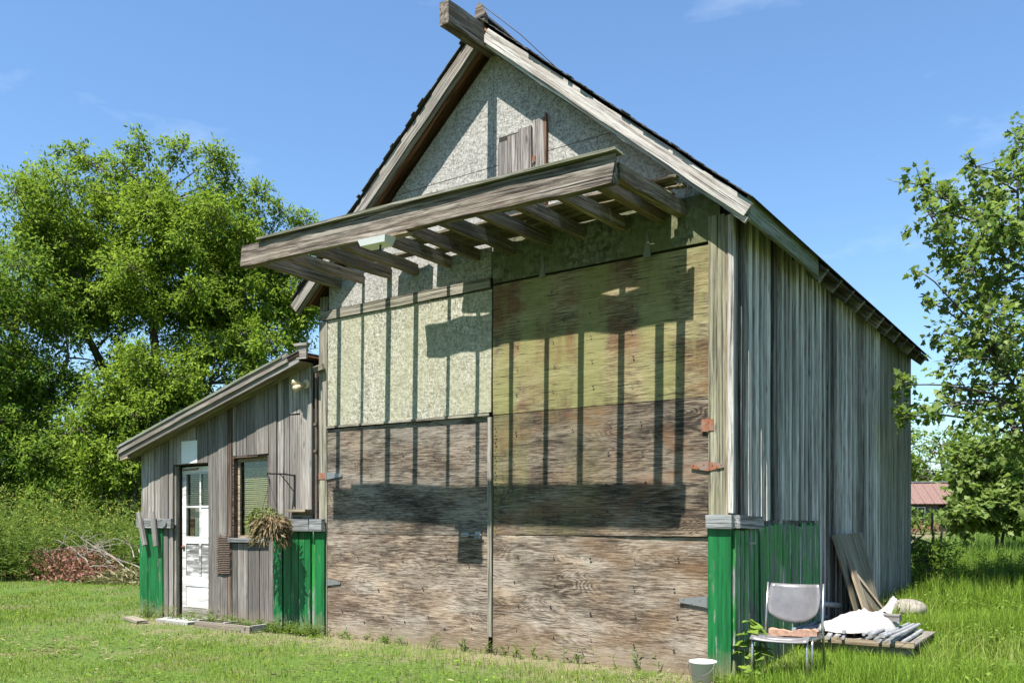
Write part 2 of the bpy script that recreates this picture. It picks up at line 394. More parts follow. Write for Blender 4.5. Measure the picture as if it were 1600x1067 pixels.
M['plyB'] = ply('plywood_left_lower', (.05, .038, .031), (.18, .152, .127), (.39, .362, .33), stain=(.13, .085, .058), st=(.48, .70, .55), ring=.5)
M['plyC'] = ply('plywood_right_upper', (.042, .035, .02), (.165, .145, .085), (.32, .30, .19), stain=(.145, .065, .03), st=(.46, .62, .8), moss=(.24, .25, .10), ms=(.43, .56, .75))
M['plyD'] = ply('plywood_right_middle', (.024, .019, .015), (.095, .077, .059), (.235, .205, .168), stain=(.155, .078, .038), st=(.47, .64, .8), moss=(.19, .195, .085), ms=(.44, .60, .7), moss_side=(.5, -1.1), ring=.9)  # base colour also darkened here, so the canopy shadow looks deeper
M['plyE'] = ply('plywood_right_lower', (.047, .036, .027), (.17, .143, .116), (.36, .332, .298), stain=(.165, .10, .05), st=(.50, .68, .7), ring=.8)
M['osb'] = osb('osb_gable', [(.17, .16, .145), (.31, .298, .272), (.42, .405, .372), (.54, .525, .487)], sc_=36)
M['osbgreen'] = osb('osb_greenish', [(.15, .145, .105), (.30, .29, .22), (.43, .415, .325), (.60, .585, .49)], moss=(.35, .34, .215), ms=(.42, .62, .55), sc_=30)
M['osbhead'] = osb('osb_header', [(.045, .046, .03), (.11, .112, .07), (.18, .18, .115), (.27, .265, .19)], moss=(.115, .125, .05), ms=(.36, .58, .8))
M['shingle'] = plain('asphalt_shingle', (.055, .053, .052), .95, var=.45, scale=40, bump=.5)
M['galv'] = rusty('galvanised_steel', (.33, .335, .34), (.30, .14, .07), .62, .80)
M['rust'] = rusty('rusted_orange_steel', (.27, .23, .20), (.27, .098, .045), .34, .56, .2)
M['nail'] = plain('nail_head', (.03, .027, .025), .7, .3)
M['iron'] = plain('black_iron', (.03, .03, .032), .5, .5)
M['rustiron'] = rusty('old_spring_iron', (.13, .11, .10), (.17, .11, .075), .35, .6, .4)
M['jamb'] = wood('dark_jamb', (.035, .022, .016), (.10, .066, .048), (.19, .14, .11), vary=.2)
M['teehinge'] = plain('mossy_steel', (.16, .165, .12), .8, var=.3, scale=30)
M['plasticgrey'] = plain('grey_plastic', (.16, .155, .16), .34, var=.22, spec=.5)
M['chrome'] = plain('chromed_tube', (.62, .60, .56), .28, .9, var=.1)
M['foam'] = plain('rotted_foam', (.42, .25, .17), .95, var=.4, scale=25, bump=.8)
M['white'] = plain('white_plastic', (.86, .86, .85), .4, var=.05)
M['dirtwater'] = plain('dirty_water', (.10, .09, .07), .15)
M['sack'] = plain('white_woven_sack', (.42, .41, .395), .7, var=.2, scale=8, bump=1.0)
M['pipe'] = plain('grey_pipe', (.30, .305, .31), .6, var=.4, scale=11)
M['cream'] = plain('cream_lamp', (.62, .52, .33), .45, var=.12)
M['concrete'] = plain('concrete', (.36, .35, .33), .95, var=.25, scale=25, bump=.5)
M['stone'] = plain('field_stone', (.27, .245, .21), .95, var=.3, scale=9, bump=.6)
M['soil'] = plain('potting_soil', (.06, .045, .03), 1, var=.4, scale=30)
M['wire'] = plain('wire', (.05, .05, .055), .5, .6)
M['blind'] = plain('blind_slat', (.52, .43, .20), .6, var=.12)
M['blindwhite'] = plain('blind_slat_pale', (.62, .60, .54), .6, var=.1)
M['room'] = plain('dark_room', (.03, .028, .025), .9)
def glassmat():
    g = G('window_glass'); lw = g.n('LayerWeight', {0: .35})
    gl = g.n('BsdfGlossy', {'Color': (.9, .95, 1.0), 'Roughness': .04}); tr = g.n('BsdfTransparent', {'Color': (.80, .84, .80)})
    f = g.n('MapRange', {0: lw.outputs['Fresnel'], 3: .02, 4: .14}).outputs[0]
    g.t.links.new(g.n('MixShader', {0: f, 1: tr.outputs[0], 2: gl.outputs[0]}).outputs[0], g.out.inputs[0]); return g.m
M['glass'] = glassmat()

# ------------------------------------------------------------------ ground
def gz(x, y):
    x = np.asarray(x, dtype=float); y = np.asarray(y, dtype=float)
    t = np.maximum(0, y-.2)
    z = 1.15*(1-np.exp(-.029*t))
    away = np.clip((np.maximum(np.maximum(-6.6-x, x-2.9), -y-.3))/2.0, 0, 1)
    z = z+away*(.018*np.sin(x*1.7+y*.6)+.014*np.sin(y*2.3-x*.8)+.008*np.sin(x*4.1+y*3.3))
    return z
def g1(x, y): return float(gz(x, y))

def groundmat():
    g = G('lawn_soil'); P = g.n('NewGeometry').outputs['Position']
    a = g.noise(P, 1.3, 6, .65); b = g.noise(P, 14, 5, .7); c0 = g.noise(P, .35, 4, .6)
    c = g.ramp(b, [(.3, (.04, .075, .008)), (.5, (.08, .14, .014)), (.7, (.125, .18, .025))])
    c = g.mix(g.ramp(a, [(.50, 0.0), (.68, .75)]), c, g.mix(b, (.12, .085, .045), (.25, .20, .11)))
    c = g.mix(g.ramp(c0, [(.45, 0.0), (.7, .4)]), c, (.05, .10, .015))
    yx = g.sep(P)                                # trodden, dusty strip along the foot of the front walls
    strip = g.math('MULTIPLY', g.ramp(g.n('MapRange', {0: yx[1], 1: -1.3, 2: -.1}).outputs[0], [(0.0, 0.0), (1.0, 1.0)]), g.ramp(a, [(.36, 0.0), (.56, 1.0)]))
    strip = g.math('MULTIPLY', strip, g.ramp(g.n('MapRange', {0: yx[0], 1: 2.3, 2: 2.9}).outputs[0], [(0.0, 1.0), (1.0, 0.0)]))
    strip = g.math('MULTIPLY', strip, g.ramp(g.n('MapRange', {0: yx[0], 1: -7.2, 2: -6.2}).outputs[0], [(0.0, 0.0), (1.0, 1.0)]))
    c = g.mix(strip, c, g.mix(b, (.14, .105, .065), (.32, .265, .175)))
    g.bump(b, .8, .03); return g.done(c, .95)
M['ground'] = groundmat()
ax = np.sinh(np.linspace(-5.2, 5.2, 170))*14.0
GX, GY = np.meshgrid(ax-3, ax+4)
GV = np.stack([GX, GY, gz(GX, GY)], -1).reshape(-1, 3)
n_ = len(ax); ii = (np.arange(n_-1)[:, None]*n_+np.arange(n_-1)[None]).ravel()
GT = np.concatenate([np.stack([ii, ii+1, ii+n_+1], 1), np.stack([ii, ii+n_+1, ii+n_], 1)])
tag(soup('ground', GV, GT, M['ground'], smooth=True), 'green lawn and field ground rising gently behind the barn', 'ground', kind='structure')

# ------------------------------------------------------------------ the barn
XL, XR, YB = -2.57, 2.53, 8.12
ZE, ZA, SL = 4.02, 6.17, .86            # wall head, gable apex, roof slope (rise over run)
barn = thing('barn', 'tall weathered grey barn with plywood doors and a steep gable', 'barn', (0, 4, 0))

fw = FP('front_wall', [(XL+.02, -.05), (XR-.02, -.05), (XR-.02, ZE), (0, ZA), (XL+.02, ZE)], .10, .06, M['dark'], barn)
bw = plate('back_wall', [(-XR+.02, .0), (-XL-.02, .0), (-XL-.02, ZE), (0, ZA), (-XR+.02, ZE)], (0, YB-.06, 0), (-1, 0, 0), (0, 0, 1), .05, M['side'], barn)
plate('west_wall', [(-YB+.08, -.05), (-.11, -.05), (-.11, ZE), (-YB+.08, ZE)], (XL+.03, 0, 0), (0, -1, 0), (0, 0, 1), .05, M['side'], barn)
sw = plate('side_wall', [(.11, -.05), (YB-.08, -.05), (YB-.08, ZE+.13), (.11, ZE+.13)], (XR-.07, 0, 0), (0, 1, 0), (0, 0, 1), .04, M['dark'], barn)

def zr(x, top=ZA): return top-SL*abs(x)
# gable cladding: three weathered strand boards per row, clipped to the rake
def clip_gable(x0, x1, z0, z1):
    pts = [(x0, z0), (x1, z0)]
    def top(x): return min(z1, zr(x)-.01)
    xs = [x1]
    for k in (x1, (ZA-.01-z1)/SL, 0, -(ZA-.01-z1)/SL, x0):
        if x0 <= k <= x1: xs.append(k)
    xs = sorted(set(xs+[x0]), reverse=True)
    pts += [(x, top(x)) for x in xs if top(x) > z0+.002]
    out = []
    for p in pts:
        if not out or (abs(p[0]-out[-1][0])+abs(p[1]-out[-1][1])) > .004: out.append(p)
    if abs(out[0][0]-out[-1][0])+abs(out[0][1]-out[-1][1]) < .004: out.pop()
    return out
SEAM = 4.99
for (x0, x1, z0, z1) in ((-1.36, -.004, SEAM+.006, 6.2), (0, 1.36, SEAM+.006, 6.2)):
    FP('gable_panel', clip_gable(x0, x1, z0, z1), .04, .018, M['osb'], fw)
for (x0, x1, y0) in ((-2.42, -1.22, .04), (-1.216, -.004, .04), (0, 1.22, .04), (1.224, 2.46, .04)):
    FP('gable_panel', clip_gable(x0, x1, 3.86 if x0 < 0 else 4.10, SEAM), y0, .016, M['osb'], fw)
# header panel over the right-hand doors stands proud and runs past the corner post
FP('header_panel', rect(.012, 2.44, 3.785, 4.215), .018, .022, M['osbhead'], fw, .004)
FP('header_panel', rect(-2.40, -.012, 3.862, 4.2), .019, .014, M['osb'], fw, .003)
board('trim_board', (-2.53, -.006, 3.79), (-.012, -.006, 3.80), (0, 0, 1), .105, .026, M['post'], fw, 4, .003)
# upper flaps
up = warped('upper_panel', -2.425, -.008, 2.475, 3.735, .018, .014, M['osbgreen'], fw, lambda u, v: .006*math.sin(3*u)+.02*(1-v)*(u*.6))
warped('upper_panel', .012, 2.33, 2.445, 3.765, .018, .016, M['plyC'], fw, lambda u, v: .005*math.sin(4*u+1)+.004*math.sin(5*v))
board('drip_batten', (-2.42, -.012, 2.468), (-.02, -.012, 2.452), (0, 0, 1), .024, .03, M['post'], fw, 4, .003)
FP('patch', rect(-1.35, -.62, 2.50, 3.22), .0035, .008, M['osbgreen'], up, .006)
# corner posts
board('corner_post', (-2.498, .02, -.02), (-2.498, .02, 3.74), (1, 0, 0), .135, .05, M['post'], barn, 4, .003)
board('corner_post', (-2.498, .024, 3.86), (-2.49, .024, 4.03), (1, 0, 0), .13, .04, M['post'], barn, 2, .003)
board('corner_post', (2.372, .016, 1.3), (2.372, .016, 4.0), (1, 0, 0), .075, .05, M['postmoss'], barn, 4, .002)
board('corner_post', (2.448, .020, 1.3), (2.446, .020, 4.0), (1, 0, 0), .074, .05, M['postmoss'], barn, 4, .002)
board('corner_strip', (2.499, .014, .05), (2.497, .014, 3.98), (1, 0, 0), .024, .034, M['tan'], barn, 5, .004)

# --- doors
def nails(name, spots, y, parent, r=.008):
    mb = MB()
    for (x, z) in spots: mb.disc((x, y, z), r*R.uniform(.7, 1.3), (0, -1, 0), 6, .002)
    o = mb.build(name, M['nail'], parent); o['kind'] = 'stuff'; return o
def strap_hinge(x, z, L1, L2, m1, m2, y, parent, h=.045):
    mb = MB()
    def leaf(xa, xb, ha, hb, mm):
        o = len(mm.v)
        for yy in (y, y-.005):
            mm.v += [Vector((xa, yy, z-ha)), Vector((xb, yy, z-hb)), Vector((xb, yy, z+hb)), Vector((xa, yy, z+ha))]
        for q in ((0, 3, 2, 1), (4, 5, 6, 7), (0, 1, 5, 4), (1, 2, 6, 5), (2, 3, 7, 6), (3, 0, 4, 7)): mm.f.append(tuple(o+k for k in q))
    leaf(x, x+L1, h, h*.35, mb)
    mb.tube([(x, y-.006, z-h), (x, y-.006, z+h)], .008, 6)
    for t in (.25, .55, .85): mb.disc((x+L1*t, y-.005, z+h*.3*(1 if t != .55 else -1)), .007, (0, -1, 0), 6, .004)
    o = mb.build('strap_hinge', m1, parent)
    if L2:
        mc = MB(); leaf(x-.0*L2, x+L2, h, h*.5, mc)
        for t in (.3, .75): mc.disc((x+L2*t, y-.005, z+h*.3), .007, (0, -1, 0), 6, .004)
        mc.build('hinge_leaf', m2, o if parent.parent is None else parent)
    return o
doorL = FP('door', rect(-2.42, -.03, .0, 2.44), .036, .016, M['dark'], barn)
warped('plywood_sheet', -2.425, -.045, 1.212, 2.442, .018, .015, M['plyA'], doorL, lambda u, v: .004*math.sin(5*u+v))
warped('plywood_sheet', -2.425, -.045, -.012, 1.204, .018, .015, M['plyB'], doorL, lambda u, v: .004*math.sin(4*u+2*v)+.012*(1-v)*u)
board('meeting_batten', (-.018, -.008, .17), (-.018, -.008, 2.43), (1, 0, 0), .05, .03, M['post'], doorL, 4, .003)
doorR = FP('door', rect(.01, 2.33, .0, 2.43), .036, .016, M['dark'], barn)
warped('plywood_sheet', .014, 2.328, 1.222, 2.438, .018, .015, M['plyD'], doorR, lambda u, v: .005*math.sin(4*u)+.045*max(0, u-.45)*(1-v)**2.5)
warped('plywood_sheet', .014, 2.328, -.02, 1.212, .018, .015, M['plyE'], doorR, lambda u, v: .004*math.sin(5*u+1)+.01*(1-v))
def grid(x0, x1, z0, z1, nx, nz, j=.03): return [(x0+(x1-x0)*(i+.5)/nx+R.uniform(-j, j), z0+(z1-z0)*(k+.5)/nz+R.uniform(-j, j)) for i in range(nx) for k in range(nz)]
nails('nail_head', grid(-2.35, -.1, .1, 1.15, 7, 3, .07)+grid(-2.35, -.1, 1.3, 2.35, 5, 2, .06), -.012, doorL, .009)
nails('nail_head', grid(.1, 2.25, .1, 1.15, 5, 4, .03)+grid(.1, 2.25, 1.3, 2.38, 6, 4, .03)+[(.05, 1.25+.075*k) for k in range(15)], -.013, doorR, .009)
nails('nail_head', grid(.1, 2.25, 2.5, 3.7, 5, 5, .02), -.0125, fw, .008)
strap_hinge(2.335, 1.835, -.16, 0, M['rust'], M['galv'], -.0125, doorR); strap_hinge(2.342, 1.832, .135, 0, M['rust'], M['rust'], -.0130, doorR, .04)
strap_hinge(2.328, .655, -.26, 0, M['galv'], M['galv'], -.0165, doorR, .05)
MB().box((2.300, -.0135, 2.19), (.05, .005, .11)).box((2.360, -.0135, 2.19), (.05, .005, .10)).tube([(2.332, -.014, 2.13), (2.332, -.014, 2.25)], .008).build('butt_hinge', M['rust'], doorR)
strap_hinge(-2.43, 1.895, .26, 0, M['galv'], M['galv'], -.010, doorL); MB().box((-2.50, -.0085, 1.895), (.13, .006, .075)).build('hinge_leaf', M['rust'], doorL)
strap_hinge(-2.415, .635, .22, 0, M['galv'], M['galv'], -.010, doorL, .04)
mb = MB().tube([(-.40, -.028, 1.215), (-.11, -.028, 1.215)], .008); mb.box((-.34, -.014, 1.215), (.10, .014, .045)).box((-.17, -.014, 1.215), (.07, .014, .07)).tube([(-.19, -.028, 1.215), (-.19, -.05, 1.17)], .007)
mb.build('barrel_bolt', M['galv'], doorL)
for (x, z) in ((1.749, 3.775), (.62, 3.775)):
    mb = MB().box((x, -.010, z-.005), (.075, .006, .05)); o = len(mb.v)
    for yy in (-.006, -.011): mb.v += [Vector((x-.03, yy, z+.02)), Vector((x+.03, yy, z+.02)), Vector((x+.01, yy, z+.19)), Vector((x-.01, yy, z+.19))]
    for q in ((0, 3, 2, 1), (4, 5, 6, 7), (0, 1, 5, 4), (1, 2, 6, 5), (2, 3, 7, 6), (3, 0, 4, 7)): mb.f.append(tuple(o+k for k in q))
    mb.build('tee_hinge', M['teehinge'], fw)

# --- little hatch high in the gable
hb = FP('hatch', rect(.085, .66, 4.50, 5.26), .02, .02, M['dark'], barn)
for k, (x0, x1) in enumerate(((.085, .20), (.205, .33), (.335, .49), (.51, .645))):
    board('hatch_plank', ((x0+x1)/2, -.008, 4.50), ((x0+x1)/2, -.008, 5.20+.04*k), (1, 0, 0), x1-x0, .018, M['hatch'], hb, 2, .002, rag=.004)
board('hatch_stop', (.66, -.008, 4.45), (.66, -.008, 5.36), (1, 0, 0), .02, .03, M['soffit'], hb, 2, .002)
MB().box((.53, -.024, 4.93), (.03, .012, .06)).tube([(.53, -.03, 4.95), (.53, -.045, 4.88)], .006).build('hatch_latch', M['rust'], hb)
MB().box((.075, -.006, 4.80), (.03, .01, .07)).build('hatch_hinge', M['rust'], hb)

# --- right-hand side wall: boards with cover strips
y = .03; k = 0; edges = []
while y < YB-.02:
    wd = R.uniform(.13, .23); wd = min(wd, YB-y)
    far = y > 5.9
    m = M['sidegreen'] if far else (M['side'] if R.random() < .88 else M['sidewhite'])
    zb = g1(2.6, y)-.05+R.uniform(0, .04)
    x0 = XR-.015+R.uniform(-.006, .004)
    board('side_board', (x0, y+wd/2, zb), (x0, y+wd/2, ZE+.12), (0, 1, 0), wd-.010, .022, m, sw, 6, .006)
    edges.append(y+wd); y += wd; k += 1
for y in edges[:-1]:
    if y > 5.7: continue
    zb = 1.36 if y < 2.62 else g1(2.6, y)-.02
    if R.random() < .22 and y > 2.7: continue
    zt = ZE+.10-R.uniform(0.01, .09)
    o = board('side_batten', (XR+.013, y, zb), (XR+.013, y+R.uniform(-.01, .01), zt), (0, 1, 0), R.uniform(.05, .10), R.uniform(.03, .05), M['sidewhite'] if R.random() < .85 else M['side'], sw, 5, .005)
# white corner board on the side, edge turned to the sun
board('corner_board', (XR+.006, .012, 1.42), (XR+.006, .012, 3.98), (0, 1, 0), .05, .05, M['barge'], sw, 4, .003)
# green skirt at the corner: front board, side boards and grey caps
sk = board('green_front_board', (2.447, -.028, -.04), (2.447, -.028, 1.30), (1, 0, 0), .205, .04, M['green'], barn, 3, .002)
board('skirt_cap', (2.335, -.045, 1.352), (2.575, -.045, 1.352), (0, 0, 1), .118, .075, M['cap'], barn, 2, .003)
board('skirt_cap', (2.585, .0, 1.352), (2.585, .60, 1.340), (0, 0, 1), .112, .06, M['cap'], barn, 2, .003)
yy = .0
for wd in (.13, .10, .12, .12, .11):
    board('green_side_board', (XR+.030+R.uniform(-.006, .012), yy+wd/2, -.02), (XR+.030, yy+wd/2, 1.285), (0, 1, 0), wd-.014, .025, M['greenworn_bright'], sw, 3, .003); yy += wd
yy = .66
while yy < 2.62:
    wd = R.uniform(.085, .15)
    board('green_side_board', (XR+.020+R.uniform(-.006, .016), yy+wd/2, g1(2.6, yy)-.03), (XR+.020, yy+wd/2, 1.33+R.uniform(-.025, .02)), (0, 1, 0), wd-.012, .024, M['greenworn_bright'], sw, 3, .004); yy += wd
MB().box((XR+.062, .36, 1.16), (.012, .16, .014)).build('hasp', M['galv'], barn)

# --- roof
YF, YR_ = -.20, YB+.14
XE = 2.76                                   # eave, measured across from the ridge
ZT = 6.40                                   # top of the deck at the ridge
roof = None
for s in (1, -1):
    d = Vector((s, 0, -SL)).normalized(); nrm = Vector((s*SL, 0, 1)).normalized()
    L = XE/abs(d.x)
    pts = [(YF, 0), (YR_, 0), (YR_, L), (YF, L)]
    # deck: local x along the building, y down the slope
    if s == 1: o = plate('roof_deck' if roof else 'roof', [(-b, a) for a, b in pts], Vector((0, 0, ZT))-nrm*.035, -d, (0, 1, 0), .03, M['soffit'], roof or barn)
    else: o = plate('roof_deck', [(b, a) for a, b in pts], Vector((0, 0, ZT))-nrm*.035, d, (0, 1, 0), .03, M['soffit'], roof)
    roof = roof or o
    nC = 26; ex = (L+.04)/nC
    for i in range(nC):
        a0 = Vector((0, 0, ZT))+d*(i*ex-.02)+nrm*.000; a1 = a0+d*(ex+.03)+nrm*.007
        yf = YF-.015-R.uniform(0, .03); yb = YR_+.03
        v = []
        for yy in (yf, yb):
            v += [a0+Vector((0, yy, 0)), a1+Vector((0, yy, 0)), a1+nrm*.007+Vector((0, yy, 0)), a0+nrm*.007+Vector((0, yy, 0))]
        c = sum(v, Vector())/8
        mesh('shingle_course', [p-c for p in v], [(0, 3, 2, 1), (4, 5, 6, 7), (0, 1, 5, 4), (1, 2, 6, 5), (2, 3, 7, 6), (3, 0, 4, 7)], M['shingle'], roof, Matrix.Translation(c))
    # lifted shingle tabs along the rake
    for i in range(7):
        t = R.uniform(.05, .97)*L; p = Vector((0, YF-.02, ZT))+d*t+nrm*R.uniform(.010, .018)
        board('shingle_tab', p, p+d*R.uniform(.05, .12), (0, 1, 0), .06, .008, M['shingle'], roof, 1, .004)
board('ridge_cap', (0, YF-.02, ZT+.022), (0, YR_, ZT+.022), (1, 0, 0), .12, .02, M['shingle'], roof, 3, .006)
def rake(s, top, low, y, th, m, name, xa=.0, xb=XE, **k):
    """a board following the roof edge; top and low are heights below the deck line"""
    d = Vector((s, 0, -SL)).normalized(); a = Vector((s*xa, y, ZT-SL*xa-(top+low)/2)); b = Vector((s*xb, y, ZT-SL*xb-(top+low)/2))
    wid = (low-top)*math.cos(math.atan(SL))
    return board(name, a, b, (0, 0, 1), wid, th, m, barn, 12, .006, **k)
rake(1, .035, .20, YF+.005, .026, M['barge'], 'barge_board', .062, XE-.005, rag=.0)
rake(1, .17, .235, YF+.030, .030, M['barge'], 'barge_trim', .062, XE-.02)
rake(-1, .035, .20, YF+.005, .026, M['barge_grey'], 'barge_board', .062, XE+.03)
rake(-1, .17, .235, YF+.030, .030, M['barge_grey'], 'barge_trim', .062, XE)
for s in (1, -1):                           # brown fly rafter and soffit boards behind the barge
    rake(s, .06, .20, YF+.10, .05, M['soffit'], 'fly_rafter', .07, XE-.06)
board('ridge_beam', (-.005, -.775, 6.20), (-.005, .10, 6.235), (0, 0, 1), .215, .115, M['beam'], barn, 4, .006)
mb = MB(); mb.v = [Vector(p) for p in ((-.075, YF-.005, 6.40), (.055, YF-.005, 6.36), (.055, YF-.005, 6.46), (-.015, YF-.005, 6.58), (-.06, YF-.005, 6.53), (-.075, YF+.05, 6.40), (.055, YF+.05, 6.36), (.055, YF+.05, 6.46), (-.015, YF+.05, 6.58), (-.06, YF+.05, 6.53))]
mb.f = [(0, 1, 2, 3, 4), (9, 8, 7, 6, 5)]+[(i, 5+i, 5+(i+1) % 5, (i+1) % 5) for i in range(5)]
mb.build('ridge_stub', M['beam'], barn)
MB().tube([(.0, YF+.02, 6.56), (.42, YF+.1, 6.16), (.80, YF+.2, 5.74)], .005, 5).tube([(.0, YF+.02, 6.50), (.2, YF+.06, 6.30), (.38, YF+.1, 6.10)], .0045, 5).build('guy_wire', M['wire'], barn)
# eave on the visible side
board('fascia_board', (XE-.012, YF+.02, 3.945), (XE-.012, 1.86, 3.945), (0, 0, 1), .20, .028, M['fascia'], barn, 5, .004)
yy = 2.15
while yy < YB+.1:
    a = Vector((XR-.1, yy, zr(XR-.1, ZT)-.12)); b = Vector((XE-.02, yy, zr(XE-.02, ZT)-.12))
    board('rafter_tail', a, b, (0, 0, 1), .16, .06, M['side'], roof, 1, .004); yy += .53
board('eave_strip', (XE-.005, 1.9, zr(XE, ZT)-.05), (XE-.005, YR_, zr(XE, ZT)-.05), (0, 0, 1), .035, .02, M['dark'], roof, 5, .003)

# --- canopy frame over the doors
SAG = lambda x: 4.02-(x+2.35)*.0245          # the front beam droops to the right
board('canopy_beam', (-2.30, -1.30, SAG(-2.30)+.115), (2.145, -1.30, SAG(2.145)+.115), (0, 0, 1), .215, .085, M['beam'], barn, 18, .010, rag=.06)
board('beam_cap', (-2.0, -1.315, SAG(-2.0)+.242), (2.16, -1.315, SAG(2.16)+.242), (0, 1, 0), .13, .024, M['beamcap'], barn, 8, .005)
JT = (.062, .045, .075, .07, .045, .05, .052, .055, .065, .066, .085, .085)
for i, x in enumerate((-2.19, -1.81, -1.393, -.987, -.539, -.14, .287, .706, 1.103, 1.531, 1.928, 2.125)):
    hgt = R.uniform(.112, .135); xx = x-JT[i]/2
    zw = 4.045+(.03 if x < -1 else 0)
    board('canopy_joist', (xx, -1.255, SAG(x)+.05+hgt/2+.012), (xx+R.uniform(-.008, .008), -.006, zw+hgt/2), (0, 0, 1), hgt, JT[i], M['joist'], barn, 5, .006)
zj = lambda yy_: 4.19+.012*abs(yy_)
def rotten(x0, x1, yc, wid, z, ang=0):
    o = board('canopy_plank', (x0, yc, z), (x1, yc+ang, z-.012), (0, 1, 0), wid, .022, M['plank'], barn, 12, .016, rag=.10); return o
rotten(-.90, 2.22, -.455, .18, 4.215); rotten(-.42, 2.12, -.268, .175, 4.218, .01); rotten(-.80, 2.04, -.095, .16, 4.216)
rotten(-1.33, -.75, -.13, .12, 4.25)
rotten(1.86, 2.24, -.37, .07, 4.262); rotten(2.0, 2.21, -.19, .06, 4.258)

# --- lamp under the canopy beam
lp = thing('canopy_light', 'white wedge-shaped light fixture under the canopy beam', 'light fixture', (-.2, -1.36, 3.95))
mb = MB(); o = 0
xs0, xs1 = -.40, -.10
mb.v = [Vector(p) for p in ((xs0, -1.33, 3.935), (xs1, -1.33, 3.925), (xs1+.02, -1.50, 3.90), (xs0-.02, -1.50, 3.91), (xs0+.02, -1.36, 3.845), (xs1-.02, -1.36, 3.835), (xs1, -1.485, 3.845), (xs0, -1.485, 3.855))]
mb.f = [(0, 3, 2, 1), (4, 5, 6, 7), (0, 1, 5, 4), (1, 2, 6, 5), (2, 3, 7, 6), (3, 0, 4, 7)]
mb.build('lamp_housing', M['white'], lp)
board('mounting_board', (-.46, -1.31, SAG(-.2)+.0 -.012), (.05, -1.31, SAG(-.2)-.015-.012), (0, 1, 0), .09, .02, M['tan'], lp, 2, .003)
MB().tube([(-.20, -1.43, 3.85), (-.205, -1.43, 3.79)], .010).build('pull_stem', M['iron'], lp)

# ------------------------------------------------------------------ lean-to shed
lean = thing('lean_to_shed', 'low lean-to shed of grey boards with a white door', 'shed', (-4.5, 1.5, 0))
LD = 4.2                                     # depth
zl = lambda x: 2.36+(x+6.3)*.256             # underside of the roof along the front
DX0, DX1, DZ = -5.52, -4.70, 2.14            # door opening
WX0, WX1, WZ0, WZ1 = -4.215, -3.49, 1.08, 2.205
xr = -2.675
lb = FP('shed_wall', [(-6.28, -.03), (DX0-.02, -.03), (DX0-.02, DZ+.02), (DX1+.02, DZ+.02), (DX1+.02, -.03), (WX0-.03, -.03), (WX0-.03, WZ1+.03), (WX1+.03, WZ1+.03), (WX1+.03, WZ0-.03), (WX0-.028, WZ0-.03), (WX0-.028, -.03), (xr, -.03), (xr, zl(xr)), (-6.28, zl(-6.28))], .055, .03, M['dark'], lean)
plate('end_wall', [(-LD, -.03), (-.06, -.03), (-.06, zl(-6.3)), (-LD, zl(-6.3))], (-6.27, 0, 0), (0, -1, 0), (0, 0, 1), .03, M['lean'], lean)
plate('back_wall', [(2.68, .0), (6.27, .0), (6.27, zl(-6.3)), (2.68, zl(xr))], (0, LD, 0), (-1, 0, 0), (0, 0, 1), .03, M['lean'], lean)
def vb(x0, x1, z0, z1=None, m='lean', th=.024, y=.012, name='wall_board', parent=None, gap=.013):
    xc = (x0+x1)/2; z1 = z1 if z1 is not None else zl(xc)-.01
    yj = y+R.uniform(-.010, .004)
    return board(name, (xc, yj, z0), (xc+R.uniform(-.004, .004), yj, z1), (1, 0, 0), x1-x0-gap, th, M[m], parent or lb, 3, .003, rag=.008)
for x0, x1, z0 in ((-6.296, -6.088, 0), (-6.088, -5.935, 0), (-5.935, -5.80, 0), (-5.80, -5.607, 0), (-5.607, -5.505, 0)): vb(x0, x1, z0)
for x0, x1 in ((-5.505, -5.323), (-5.323, -4.975), (-4.975, -4.722)): vb(x0, x1, DZ, gap=.012)
vb(-4.722, -4.502, 0); vb(-4.502, -4.30, 0); vb(-4.30, -4.205, 0, m='jamb')
for x0, x1 in ((-4.205, -4.128), (-4.128, -3.921), (-3.921, -3.718), (-3.718, -3.483)): vb(x0, x1, WZ1)
for x0, x1 in ((-4.205, -4.089), (-4.089, -3.882), (-3.882, -3.655), (-3.655, -3.483)): vb(x0, x1, 0, WZ0)
vb(-3.483, -3.325, 0); vb(-3.325, -3.20, 0); vb(-3.20, -3.099, 0)
vb(-3.099, -2.901, 0, 2.66); vb(-3.099, -2.901, 2.67, None); vb(-2.901, -2.685, 0)
# the slot between shed and barn: dark gap, rusty conduit
MB().tube([(-2.615, .0, 0), (-2.612, .0, 2.2), (-2.618, .0, 3.15)], .016, 8).box((-2.615, -.01, 2.52), (.05, .03, .03)).box((-2.615, -.01, 2.2), (.05, .03, .03)).build('conduit', M['rustiron'], lean)
board('slot_shade_board', (-2.62, .05, -.02), (-2.62, .05, 3.2), (1, 0, 0), .10, .02, M['dark'], lean, 2, .002)  # near-black board painted as the shade inside the slot
FP('white_patch', rect(-5.30, -4.945, 2.15, 2.455), -.006, .006, M['whiteboard'], lean)
# roof of the shed
def lr(t, y, dz=0): return Vector((-6.46+t*(3.80), y, zl(-6.46)+.256*t*3.80+dz))
rdk = plate('shed_roof', [(0, -.25), (3.94, -.25), (3.94, LD+.15), (0, LD+.15)], lr(0, 0, .02), (1, 0, .256), (0, 1, 0), .03, M['soffit'], lean)
board('roofing_felt', lr(-.01, LD/2-.05, .065), lr(1.003, LD/2-.05, .065), (0, 1, 0), LD+.42, .014, M['shingle'], lean, 4, .006)
board('rake_board', lr(.0, -.245, .055), lr(.955, -.245, .06), (0, 0, 1), .11, .024, M['barge_grey'], lean, 5, .004, rag=.02)
board('rake_board', lr(.005, -.222, -.02), lr(1.0, -.222, -.012), (0, 0, 1), .10, .024, M['lean'], lean, 5, .004)
board('rake_trim', lr(.0, -.262, .098), lr(.93, -.262, .100), (0, 0, 1), .032, .016, M['fascia'], lean, 5, .003)
